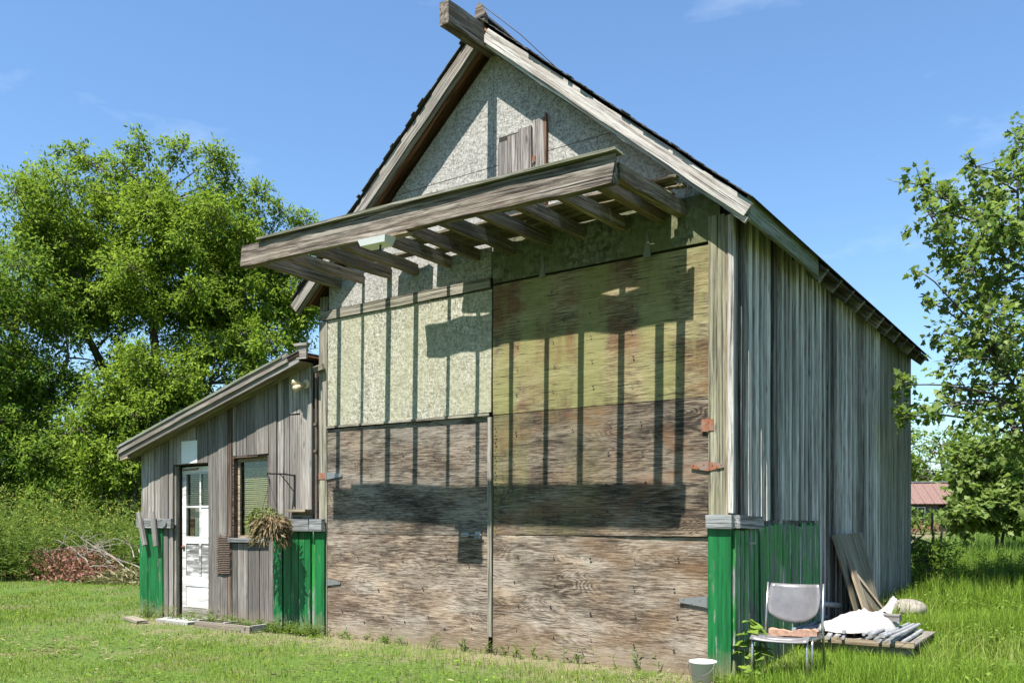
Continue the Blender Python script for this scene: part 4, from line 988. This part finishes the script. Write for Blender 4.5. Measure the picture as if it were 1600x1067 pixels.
def cloud(c, rad, n, rmin, rmax, shell_=.55, zmin=None):
    """clump centres filling an ellipsoid, denser towards its skin"""
    out, rr = [], []
    while len(out) < n:
        d = np.array([R.gauss(0, 1), R.gauss(0, 1), R.gauss(0, 1)]); d /= np.linalg.norm(d)
        q = R.uniform(shell_, 1.0)**.8; p = np.array(c)+d*np.array(rad)*q
        if zmin and p[2] < zmin: continue
        out.append(p); rr.append(R.uniform(rmin, rmax))
    return out, rr

# big box elders behind the shed
def add(*cl):
    a, b = [], []
    for x, y in cl: a += x; b += y
    return a, b
cA, rA = add(cloud((-20.88, 10.05, 10.32), (3.2, 3.3, 3.6), 62, .75, 1.3, .3), cloud((-18.99, 11.99, 9.27), (2.0, 2.2, 2.8), 30, .7, 1.1, .3), cloud((-18.5, 13.55, 9.54), (1.0, 1.5, 2.2), 14, .55, .85, .3), cloud((-23.28, 8.38, 10.32), (2.9, 3.0, 3.3), 42, .75, 1.25, .3), cloud((-18.62, 10.42, 5.63), (2.8, 2.2, 2.1), 32, .75, 1.15, .3), cloud((-20.21, 8.7, 4.94), (1.2, 1.4, 1.6), 12, .65, .9),
             ([np.array(q) for q in ((-23.54, 8.2, 13.89), (-22.92, 8.63, 13.31), (-21.59, 9.56, 13.96), (-20.53, 10.3, 13.83), (-19.64, 10.92, 13.57), (-18.9, 12.05, 12.57), (-18.57, 12.89, 12.2), (-18.22, 13.74, 12.04), (-21.84, 8.9, 13.29), (-24.52, 7.52, 13.03))], [.75, .8, .85, .8, .85, .75, .7, .6, .85, .8]))
tree('box_elder_tree', 'broad bright green tree rising right behind the lean-to shed', (-20.96, 9.39)+(g1(*(-20.96, 9.39)),), [(-21.15, 9.87, 11.84), (-18.99, 11.99, 9.82), (-23.81, 8.01, 9.89), (-18.87, 10.24, 5.84)], cA, rA, M['leafA'], twigs=30, per=34, size=.150, r0=.24)
cB, rB = add(cloud((-23.65, 6.29, 7.81), (3.0, 3.2, 3.0), 48, .85, 1.3, .3), cloud((-22.6, 5.8, 3.82), (2.0, 1.8, 1.7), 22, .7, 1.05, .3), cloud((-22.06, 6.8, 5.68), (1.1, 1.1, .8), 8, .6, .8))
tree('leaning_tree', 'darker tree with a leaning trunk over the goldenrod meadow', (-24.16, 5.94)+(g1(*(-24.16, 5.94)),), [(-23.32, 6.53, 9.25), (-21.73, 7.03, 6.48), (-25.0, 5.35, 8.22)], cB, rB, M['leafB'], twigs=30, per=32, size=.15, r0=.22)
cC, rC = add(cloud((-19.54, 7.34, 3.77), (1.3, 1.3, 1.9), 34, .6, .95, .3, .5), cloud((-19.04, 8.29, 4.61), (1.6, 1.4, 2.2), 24, .6, .95, .3, .5))
tree('young_box_elder', 'low leafy young tree close by the outer corner of the shed', (-19.38, 7.45)+(g1(*(-19.38, 7.45)),), [(-19.54, 7.34, 4.74), (-18.58, 8.0, 5.13), (-20.01, 7.0, 3.58)], cC, rC, M['leafA'], twigs=30, per=24, size=.15, r0=.07)
cD, rD = cloud((-37.74, 16.58, 3.6), (4.2, 3.0, 2.6), 40, .9, 1.4, .5, 1.0)
tree('hedgerow_tree', 'dim round tree in the hedgerow beyond the goldenrod meadow', (-37.74, 16.58, g1(-37.74, 16.58)), [(-37.74, 16.58, 5.0), (-37.74-.9, 16.58-.5, 4.4)], cD, rD, M['leafB'], twigs=20, per=20, size=.22, r0=.22, twig_geo=False)
for k, ((x, y), h, rr_) in enumerate(zip([(-32.9, 10.2), (-33.19, 11.83), (-30.05, 11.58), (-30.34, 13.21), (-28.28, 13.43), (-35.21, 9.81)], (3.0, 2.7, 3.3, 2.8, 3.2, 3.0), (2.0, 1.9, 2.1, 1.9, 2.0, 2.0))):
    cE, rE = cloud((x, y, h*.55+g1(x, y)), (rr_, rr_, h*.5), 22, .6, 1.0, .2, .5)
    tree('hedge_bush', 'low bush of the hedgerow behind the goldenrod meadow', (x, y, g1(x, y)), [(x, y, h)], cE, rE, M['leafB'], twigs=20, per=18, size=.20, r0=.06, group='hedgerow bushes on the shed side', twig_geo=False)

# maple at the back corner of the barn: separate leaves against the sky
mp_ = [(2.99, 6.24, 6.13, 0.36), (3.12, 6.08, 5.65, 0.34), (3.34, 6.72, 5.83, 0.38), (3.58, 7.13, 6.55, 0.36), (3.63, 7.41, 6.22, 0.4), (3.87, 7.09, 5.56, 0.5),
       (4.08, 7.61, 6.51, 0.5), (4.21, 7.94, 7.27, 0.4), (4.41, 7.96, 5.98, 0.6), (3.29, 6.45, 5.31, 0.3), (3.62, 6.43, 4.88, 0.42), (3.96, 7.4, 4.87, 0.55),
       (3.41, 6.77, 4.54, 0.36), (3.8, 6.56, 4.17, 0.48), (4.17, 7.3, 4.08, 0.6), (3.25, 6.42, 4.03, 0.26), (3.48, 6.22, 3.61, 0.38), (3.88, 6.98, 3.51, 0.5),
       (4.28, 6.89, 3.18, 0.6), (3.49, 6.83, 3.25, 0.34), (3.16, 5.62, 2.86, 0.22), (2.92, 5.34, 3.18, 0.2), (2.9, 5.32, 2.76, 0.17), (3.32, 5.98, 2.98, 0.26),
       (3.69, 6.48, 2.83, 0.36), (4.04, 6.97, 2.67, 0.5), (3.02, 6.01, 4.84, 0.13), (3.1, 6.07, 4.44, 0.12), (4.54, 7.81, 4.78, 0.7), (4.63, 7.62, 3.34, 0.7),
       (4.34, 7.18, 2.4, 0.5), (3.2, 6.51, 5.98, 0.36), (3.75, 6.65, 5.55, 0.45), (4.11, 7.02, 5.31, 0.5), (3.58, 7.5, 5.53, 0.45), (4.05, 7.83, 4.67, 0.55),
       (3.6, 7.27, 4.71, 0.45), (3.79, 7.52, 3.97, 0.5), (4.06, 7.71, 3.69, 0.5), (3.55, 6.99, 4.1, 0.4), (3.73, 7.24, 3.18, 0.42), (4.05, 7.83, 3.03, 0.5),
       (4.18, 7.19, 5.8, 0.5), (3.38, 7.0, 5.25, 0.36), (4.13, 7.88, 6.98, 0.36), (3.85, 7.32, 6.19, 0.36)]      # x, y, z, radius of each leafy spray
cM = [np.array(q[:3]) for q in mp_]; rM = [q[3] for q in mp_]
bM = (4.84, 8.38, g1(4.84, 8.38))
tree('maple_tree', 'slender maple with star-shaped leaves at the barn back corner', bM, [(4.07, 7.6, 6.23), (4.6, 8.22, 6.69), (3.87, 7.09, 3.71)], cM, rM, M['leafM'], tmpl=MAPLE, twigs=46, per=9, size=.092, r0=.034, flat=.95, droop=.55)

# sunlit shrubs in the field past the maple
cN, rN = add(cloud((2.81, 16.84, 2.45), (1.0, .9, .95), 30, .35, .6, .2), cloud((2.67, 16.26, 1.58), (1.5, .9, .35), 26, .35, .5, .1), cloud((3.37, 18.45, 2.91), (.9, .9, 1.1), 16, .4, .6, .3))
tree('field_shrub', 'bright big-leaved shrub in the hay field in front of the hedge', (2.94, 16.93)+(g1(*(2.94, 16.93)),), [(2.81, 16.84, 2.52), (3.27, 17.9, 2.88)], cN, rN, M['leafM'], tmpl=MAPLE, twigs=44, per=9, size=.15, r0=.03)['category'] = 'shrub'

# far side: red-roofed shed, trees and hedge across the field
def far_tree(name, label, x, y, rx, h, n, rmin, rmax, leaf='leafFar', group=None, size=.30):
    z = g1(x, y); c, r = cloud((x, y, z+h*.55), (rx, rx, h*.46), n, rmin, rmax, .45, z+.4)
    tree(name, label, (x, y, z), [(x, y, z+h*.8), (x+rx*.3, y, z+h*.6)], c, r, M[leaf], twigs=12, per=18, size=size, r0=.02*h, group=group, twig_geo=False)
far_tree('far_tree', 'rounded bright tree standing right behind the red-roofed shed', -3.2, 50.5, 3.6, 6.4, 44, .8, 1.4)
far_tree('far_tree', 'wide bright tree next to the red-roofed shed across the field', 1.6, 52.0, 3.6, 6.0, 44, .8, 1.4)
for x, y, h in ((5.4, 55, 6.4), (9.0, 56, 7.0), (13, 60, 7.5), (-8.5, 58, 7.5), (17.5, 62, 7.5)):
    far_tree('tree_line_tree', 'tree in the far tree line past the hay field', x, y, 3.2, h, 30, .9, 1.5, 'leafB', 'far tree line', .34)
for x, y, rx, h in ((-1.9, 38.5, 1.9, 1.0), (.9, 38.0, 1.8, 2.6), (3.4, 37.0, 1.9, 2.9), (6.2, 36.0, 2.0, 2.5), (9.0, 35.5, 2.1, 2.2), (-4.6, 39.5, 1.8, 1.2), (1.6, 35.8, 1.5, 1.2), (4.8, 34.5, 1.7, 1.2)):
    far_tree('field_bush', 'tall leafy bush in the hedge along the hay field' if h > 1.5 else 'low leafy bush at the foot of the hay field hedge', x, y, rx, h, 20, .4, .75, 'leafFar' if rx < 1.9 else 'weed', 'tall bushes of the field hedge' if h > 1.5 else 'low bushes of the field hedge', .20)
fs = thing('red_roofed_shed', 'small distant shed with a rusty red metal roof', 'shed', (-4.2, 43.2, g1(-4, 43)))
zf = g1(-4.2, 43.2); FX = Matrix.Translation((-4.4, 43.6, zf)) @ Matrix.Rotation(math.radians(30), 4, 'Z')
def fbox(name, c, d, m, parent=None):
    mb = MB().box((0, 0, 0), d); return mesh(name, mb.v, mb.f, m, parent or fs, FX @ Matrix.Translation(c))
M['redroof'] = rusty('rusty_red_roof', (.27, .19, .16), (.125, .048, .036), .36, .66, .05)
M['brick'] = plain('dull_brick', (.28, .13, .085), .9, var=.3, scale=6)
M['greyboard'] = plain('grey_shed_wall', (.13, .125, .12), .9, var=.3, scale=4)
fbox('wall', (0, 0, .78), (5.2, 3.0, 1.55), M['greyboard']); fbox('base_wall', (0, -1.52, .32), (5.22, .06, .60), M['brick'])
wf = fbox('window', (.3, -1.53, 1.02), (1.15, .06, .60), M['white'])
for k in (-1, 0, 1): fbox('pane', (.3+.36*k, -1.565, 1.02), (.30, .01, .50), M['iron'], wf)
fbox('door', (1.95, -1.53, .80), (.75, .05, 1.5), M['dark'])
for s in (1, -1):
    a = math.atan2(1.15, 1.75)
    Mx = FX @ Matrix.Translation((0, -s*.92, 2.08)) @ Matrix.Rotation(s*a, 4, 'X')
    mb = MB().box((0, 0, 0), (5.7, 2.25, .05)); rf = mesh('roof', mb.v, mb.f, M['redroof'], fs, Mx)
    for k in range(12): mb = MB().box((-2.7+.49*k, 0, .04), (.05, 2.25, .03)); mesh('roof_seam', mb.v, mb.f, M['redroof'], rf, Mx)
for s in (1, -1):
    v = [FX @ Vector((s*2.6, -1.5, 1.55)), FX @ Vector((s*2.6, 1.5, 1.55)), FX @ Vector((s*2.6, 0, 2.55)), FX @ Vector((s*2.55, -1.5, 1.55)), FX @ Vector((s*2.55, 1.5, 1.55)), FX @ Vector((s*2.55, 0, 2.55))]
    c = sum(v, Vector())/6; mesh('gable', [p-c for p in v], [(0, 1, 2), (5, 4, 3), (0, 3, 4, 1), (1, 4, 5, 2), (2, 5, 3, 0)], M['greyboard'], fs, Matrix.Translation(c))
mb = MB().box((0, 0, 0), (5.75, .35, .06)); mesh('ridge', mb.v, mb.f, M['galv'], fs, FX @ Matrix.Translation((0, 0, 2.70)))

# ---- grass
U2, V2 = np.array([.81988, .57254]), np.array([-.57254, .81988])
def inview(n, fmin, fmax, wide=.62, extra=1.5):
    F_ = fmin*(fmax/fmin)**rng.uniform(0, 1, n); r_ = rng.uniform(-1, 1, n)*(wide*F_+extra)
    xy = np.array([CAM.x, CAM.y])+r_[:, None]*U2+F_[:, None]*V2; return xy[:, 0], xy[:, 1], F_
def free(x, y):
    inside = (x > -6.32) & (x < 2.60) & (y > -.03) & (y < 8.2)
    behind = ((y > .5) & (x > -5.0-1.25*y) & (x < 1.2)) 
    return ~(inside | (behind & (y < 60) & (x < 1.2-.10*np.maximum(0, y-8))))
BL = ([(-.5, 0, 0), (.5, 0, 0), (-.36, .5, .06), (.36, .5, .06), (0, 1, .26)], [(0, 1, 3), (0, 3, 2), (2, 3, 4)])
def blades(x, y, h, wd, lean_=.45):
    n = len(x); a = rng.uniform(0, 2*np.pi, n); ca, sa = np.cos(a), np.sin(a); ln = rng.normal(0, lean_, n)
    tv = np.array(BL[0]); V = np.empty((n, 5, 3), dtype=np.float32); z = gz(x, y)-.006
    for i in range(5):
        lx = tv[i, 0]*wd; ly = (tv[i, 2]*1.6+tv[i, 1]*.5)*ln*h
        V[:, i, 0] = x+lx*ca-ly*sa; V[:, i, 1] = y+lx*sa+ly*ca; V[:, i, 2] = z+tv[i, 1]*h*(1-.12*np.abs(ln))
    T = (np.array(BL[1])[None]+(np.arange(n)*5)[:, None, None]).reshape(-1, 3); return V.reshape(-1, 3), T
def vn(x, y, s, o=0): return .5+.25*(np.sin(x*s+1.3*o+1.7*np.sin(y*s*.7+o))+np.sin(y*s*1.23+2.1*o+1.3*np.sin(x*s*.6)))
def tallside(x, y): return (x > 2.56) & (y > -.75+.25*np.sin(x*3)) & (x < 16)
def meadow(x, y):
    d = -x*.80+y*.60                                   # beyond this line on the shed side the lawn ends
    return (d > 14.0+.5*np.sin(x*.9)) & (x < -8)
x, y, F_ = inview(330000, 5.6, 34)
k = free(x, y) & ~tallside(x, y) & ~meadow(x, y)
worn = vn(x, y, 1.1)*vn(x, y, 2.7, 2); bare = (np.hypot((x-.9)/2.6, (y+1.7)/.9) < 1.0) | (np.hypot((x+3.5)/2.2, (y+.7)/.5) < 1)
strip = (x > -6.4) & (x < 2.4) & (y > -.25-.55*vn(x, y, 2.1, 8))
k &= rng.uniform(0, 1, len(x)) < np.where(strip, .6, 1.0)*np.where(bare, .5, 1.0)*np.clip(.45+1.6*worn, .3, 1)
x, y, F_ = x[k], y[k], F_[k]
h = (.035+.045*vn(x, y, .8, 1)*rng.uniform(.5, 1.4, len(x)))*np.where(y > 3, 1.3, 1.0)
V, T = blades(x, y, h, .0042*np.maximum(1, F_/8)*rng.uniform(.7, 1.3, len(x)), .8)
tag(soup('lawn_grass', V, T, M['grass']), 'short mown lawn grass in front of the barn and shed', 'grass', kind='stuff')
# mowings left lying on the lawn
x, y, F_ = inview(30000, 6, 22); k = free(x, y) & ~tallside(x, y) & ~meadow(x, y) & (rng.uniform(0, 1, len(x)) < np.clip((vn(x, y, .9, 3)-.45)*2.4, 0.02, .9)*np.where((y < 0) & (y > -2.6), 1.0, .25))
x, y = x[k], y[k]; p = np.stack([x, y, gz(x, y)+.03+.02*rng.uniform(0, 1, len(x))], 1)
a_ = rng.normal(0, 1, (len(x), 3))*np.array([1, 1, .25]); V, T = scatter(NARROW, p, a_, rng.normal(0, .5, (len(x), 3))+np.array([0, 0, 1]), rng.uniform(.03, .08, len(x)), 1.5)
tag(soup('grass_clippings', V, T, M['straw']), 'dry grass clippings scattered over the lawn', 'clippings', kind='stuff')
# rough grass along the side wall
x, y, F_ = inview(330000, 5.8, 26, .66, .5); k = free(x, y) & tallside(x, y) & ~((x > 2.66) & (x < 3.72) & (y > 1.62) & (y < 2.95))
x, y, F_ = x[k], y[k], F_[k]; near = np.clip((x-2.50)/.5, .6, 1)
h = (.09+.27*vn(x, y, 1.5, 4)*rng.uniform(.3, 1.4, len(x)))*near*np.where(y > 7, 1.5, 1.0)*np.where((np.hypot(x-2.95, y-.0) < .5), .55, 1)*np.where((x > 2.6) & (x < 4.2) & (y > .5) & (y < 1.65), .62, 1)
V, T = blades(x, y, h, .0055*np.maximum(1, F_/9)*rng.uniform(.6, 1.3, len(x)), .75)
tag(soup('rough_grass', V, T, M['tallgrass']), 'uncut bright grass growing along the barn side wall', 'grass', kind='stuff')
# taller stalks gone to seed, standing out of the rough grass
x, y, F_ = inview(16000, 6, 16, .66, .5); k = free(x, y) & tallside(x, y) & (vn(x, y, 1.2, 9) > .55) & ~((x > 2.5) & (x < 3.8) & (y > -.4) & (y < 3.0)); x, y, F_ = x[k], y[k], F_[k]
V, T = blades(x, y, rng.uniform(.22, .48, len(x)), .0045*np.maximum(1, F_/9), .9)
tag(soup('seeding_grass', V, T, M['seedgrass']), 'tall pale grass stalks gone to seed beside the barn', 'grass', kind='stuff')
# clover in the lawn
x, y, F_ = inview(15000, 6, 18); k = free(x, y) & ~tallside(x, y) & ~meadow(x, y) & (vn(x, y, 1.6, 11) > .55); x, y = x[k], y[k]; n = len(x)
p = np.stack([x, y, gz(x, y)+rng.uniform(.035, .075, n)], 1); V, T = scatter(OVATE, p, rng.normal(0, 1, (n, 3))*np.array([1, 1, .2]), rng.normal(0, .3, (n, 3))+np.array([0, 0, 1]), rng.uniform(.018, .035, n), 1.5)
tag(soup('clover_patch', V, T, M['leafB']), 'darker clover leaves in patches through the mown lawn', 'clover', kind='stuff')
# hay field behind
x, y, F_ = inview(150000, 14, 75, .66, 1); k = (x > 1.0-.02*y) & (y > 9) & (rng.uniform(0, 1, len(x)) < .9)
x, y, F_ = x[k], y[k], F_[k]
V, T = blades(x, y, rng.uniform(.25, .55, len(x)), .010*np.maximum(1, F_/16), .5)
tag(soup('hay_field', V, T, M['fieldgrass']), 'tall bright hay field stretching away behind the barn', 'hay field', kind='stuff')

def weeds(name, label, x, y, hmin, hmax, nleaf, lsize, leaf, tmpl=NARROW, plume=0, parent=None, lean_=.18):
    n = len(x); z = gz(x, y); h = rng.uniform(hmin, hmax, n)*(.62+.55*vn(x, y, .9, 6)); base = np.stack([x, y, z], 1)
    top = base+np.stack([rng.normal(0, lean_, n)*h, rng.normal(0, lean_, n)*h, h], 1)
    t = np.sort(rng.uniform(.08, 1, (n, nleaf)), 1); p = base[:, None]+(top-base)[:, None]*t[..., None]
    a = rng.uniform(0, 2*np.pi, (n, nleaf)); ax_ = np.stack([np.cos(a), np.sin(a), rng.uniform(.1, .9, (n, nleaf))], -1); nn = np.stack([-np.cos(a)*.5, -np.sin(a)*.5, np.ones_like(a)], -1)+rng.normal(0, .25, (n, nleaf, 3))
    V, T = scatter(tmpl, p.reshape(-1, 3), ax_.reshape(-1, 3), nn.reshape(-1, 3), (lsize*(1.15-.55*t)*rng.uniform(.7, 1.3, t.shape)).ravel(), 1.2)
    ST = ([(-.5, 0, 0), (.5, 0, 0), (0, 1, 0)], [(0, 1, 2)])
    ax2 = rng.normal(0, 1, (n, 3))*np.array([1, 1, 0]); V2_ = np.empty((n, 3, 3), dtype=np.float32); sd_ = unit(ax2)*.005
    V2_[:, 0] = base-sd_; V2_[:, 1] = base+sd_; V2_[:, 2] = top; T2 = np.arange(3*n).reshape(-1, 3)
    Vs, Ts = join([(V, T), (V2_.reshape(-1, 3), T2)])
    root = tag(soup(name, Vs, Ts, leaf, parent), label, 'weeds' if label else None, kind='stuff')
    if plume:
        q = rng.uniform(0, 1, n) < .75; tp = top[q]; m = len(tp); hh = h[q]
        a = rng.uniform(0, 2*np.pi, (m, plume)); s_ = rng.uniform(0, .16, (m, plume)); pp = tp[:, None]+np.stack([np.cos(a)*s_, np.sin(a)*s_, .10-s_*1.1], -1)*hh[:, None, None]
        ax_ = np.stack([np.cos(a), np.sin(a), rng.uniform(.2, 1.2, a.shape)], -1); V, T = scatter(LEAF2, pp.reshape(-1, 3), ax_.reshape(-1, 3), rng.normal(0, .4, (m*plume, 3))+np.array([0, 0, 1]), rng.uniform(.04, .10, m*plume), .8)
        tag(soup('plume', V, T, M['plume'], root), kind='stuff')
    return root
# goldenrod meadow past the lawn
x, y, F_ = inview(24000, 15, 46, .66, 2); k = meadow(x-1.2, y+.6) & (np.hypot(x+13.7, y-3.2) > 1.0); x, y = x[k], y[k]
weeds('goldenrod_meadow', 'meadow of tall goldenrod where the lawn ends beyond the shed', x, y, .7, 1.85, 30, .17, M['weed'], plume=8)
x, y, F_ = inview(26000, 15, 24, .66, 2); k = meadow(x-.6, y) & ~meadow(x+2.2, y-1.0); x, y = x[k], y[k]
weeds('lawn_edge_weeds', 'knee-high weeds along the far edge of the lawn', x, y, .15, .60, 14, .11, M['weed'])
# rank weeds behind the back corner of the barn
x = rng.uniform(2.3, 8.5, 900); y = 8.9+rng.uniform(0, 1.6, 900)+(x-2.5)*-.10; k = rng.uniform(0, 1, 900) < .1+.8*vn(x, y, 2.4, 5)**2
weeds('rank_weeds', 'dark tall weeds standing behind the barn back corner', x[k], y[k], .35, .85, 26, .13, M['leafB'])
x = rng.uniform(2.65, 9.0, 4200); y = rng.uniform(-.6, 8.8, 4200); k = free(x, y) & ~((x > 2.6) & (x < 3.75) & (y > .9) & (y < 3)) & (vn(x, y, 1.9, 7) > .42) & (np.hypot(x-2.97, y-.05) > .45)
weeds('broadleaf_weeds', 'low broad-leaved weeds among the rough grass', x[k], y[k], .08, .26, 9, .062, M['lime'], LEAF2)
# weeds along the foot of the walls
x = np.concatenate([rng.uniform(-6.3, -2.5, 90), rng.uniform(-4.3, -3.35, 60), rng.uniform(-3.4, -2.4, 60), rng.uniform(-2.4, 2.3, 35)]); y = np.concatenate([rng.uniform(-.2, -.06, 90), rng.uniform(-.36, -.2, 60), rng.uniform(-.22, -.07, 60), rng.uniform(-.1, -.04, 35)])
weeds('wall_foot_weeds', 'small weeds sprouting along the foot of the front walls', x, y, .08, .26, 11, .075, M['weed'], NARROW, lean_=.4)
# shrub at the back corner
cS, rS = cloud((2.75, 8.75, .75), (.35, .35, .65), 12, .22, .36, .2, .25)
tree('corner_shrub', 'dark upright shrub pressed against the barn back corner', (2.75, 8.75, g1(2.75, 8.75)), [(2.75, 8.75, 1.5), (2.9, 8.7, 1.2)], cS, rS, M['leafB'], twigs=34, per=14, size=.085, r0=.02)['category'] = 'shrub'
# bright sapling beside the green corner
sp = thing('sapling', 'lime green broad-leaved sapling growing in front of the green corner boards', 'sapling', (2.70, -.02, 0))
mb = MB(); P, AX = [], []
for (dx, dy, hh) in ((0, 0, .58), (.06, .05, .46), (-.05, .03, .34), (.10, -.02, .30)):
    a = Vector((2.70, -.02, .0)); b = a+Vector((dx*1.2, dy, hh)); mb.tube([a, (a+b)/2+Vector((.01, 0, .0)), b], [.007, .005, .003], 5)
    for i in range(12):
        t = R.uniform(.3, 1.03); p = a+(b-a)*t; an = R.uniform(0, 6.28); P.append(p); AX.append((math.cos(an), math.sin(an)-.3, R.uniform(-.5, .25)))
mb.build('stem', M['tan'], sp)
n = len(P); V, T = scatter(OVATE, np.array([tuple(p) for p in P]), np.array(AX), np.array([[0, -.25, 1]]*n)+rng.normal(0, .25, (n, 3)), rng.uniform(.08, .14, n), 1.1)
tag(soup('foliage', V, T, M['lime'], sp, loc=(2.70, -.02, .3)), kind='stuff')

# ---- brush pile at the lawn edge
bp = thing('brush_pile', 'heap of cut branches with dead reddish leaves at the lawn edge', 'brush pile', (-13.9, 3.7, g1(-13.9, 3.7)))
for k in range(18):
    cx, cy = -13.3+R.gauss(0, .6), 3.3+R.gauss(0, .4); a = R.uniform(-.6, 1.2)+(math.pi if R.random() < .5 else 0); L = R.uniform(.6, 1.4); z0_ = g1(cx, cy)+R.uniform(.15, .75)
    p0 = Vector((cx-math.cos(a)*L/2, cy-math.sin(a)*L/2, max(g1(cx, cy)+.05, z0_-R.uniform(0, .35)))); p1 = Vector((cx+math.cos(a)*L/2, cy+math.sin(a)*L/2, z0_+R.uniform(-.05, .45)))
    pts = limb(p0, p1, .10, 6); mb = MB().tube(pts, [.013*(1-.75*i/6)+.003 for i in range(7)], 5)
    for j in range(6):
        q = pts[R.randint(2, 6)]; e = q+Vector((R.gauss(0, .25), R.gauss(0, .25), R.uniform(-.05, .35))); mb.tube([q, (q+e)/2+Vector((0, 0, .04)), e], [.006, .0045, .0025], 4)
    mb.build('branch', M['twig'], bp)
n = 2600; p = np.stack([rng.normal(-13.4, .65, n), rng.normal(2.9, .40, n), rng.uniform(0, 1, n)], 1); p[:, 2] = gz(p[:, 0], p[:, 1])+.10+p[:, 2]*.62*np.exp(-((p[:, 0]+13.95)/1.1)**2)
V, T = scatter(LEAF2, p, rng.normal(0, 1, (n, 3))+np.array([0, 0, -.6]), rng.normal(0, 1, (n, 3))+np.array([0, -.4, .5]), rng.uniform(.06, .13, n))
tag(soup('dead_leaves', V, T, M['redleaf'], bp, loc=(-13.9, 3.2, .4)), kind='stuff')
n = 3500; a = rng.uniform(0, 6.28, n); rr_ = np.sqrt(rng.uniform(0, 1, n)); x = -11.6+1.5*rr_*np.cos(a); y = 3.1+.75*rr_*np.sin(a); p = np.stack([x, y, gz(x, y)+.02+.20*(1-rr_**2)*rng.uniform(.2, 1, n)], 1)
V, T = scatter(NARROW, p, rng.normal(0, 1, (n, 3))*np.array([1, 1, .4]), rng.normal(0, .6, (n, 3))+np.array([0, 0, 1]), rng.uniform(.10, .28, n), .8)
tag(soup('straw_heap', V, T, M['straw'], None), 'flattened heap of pale straw beside the brush pile', 'straw', kind='stuff')
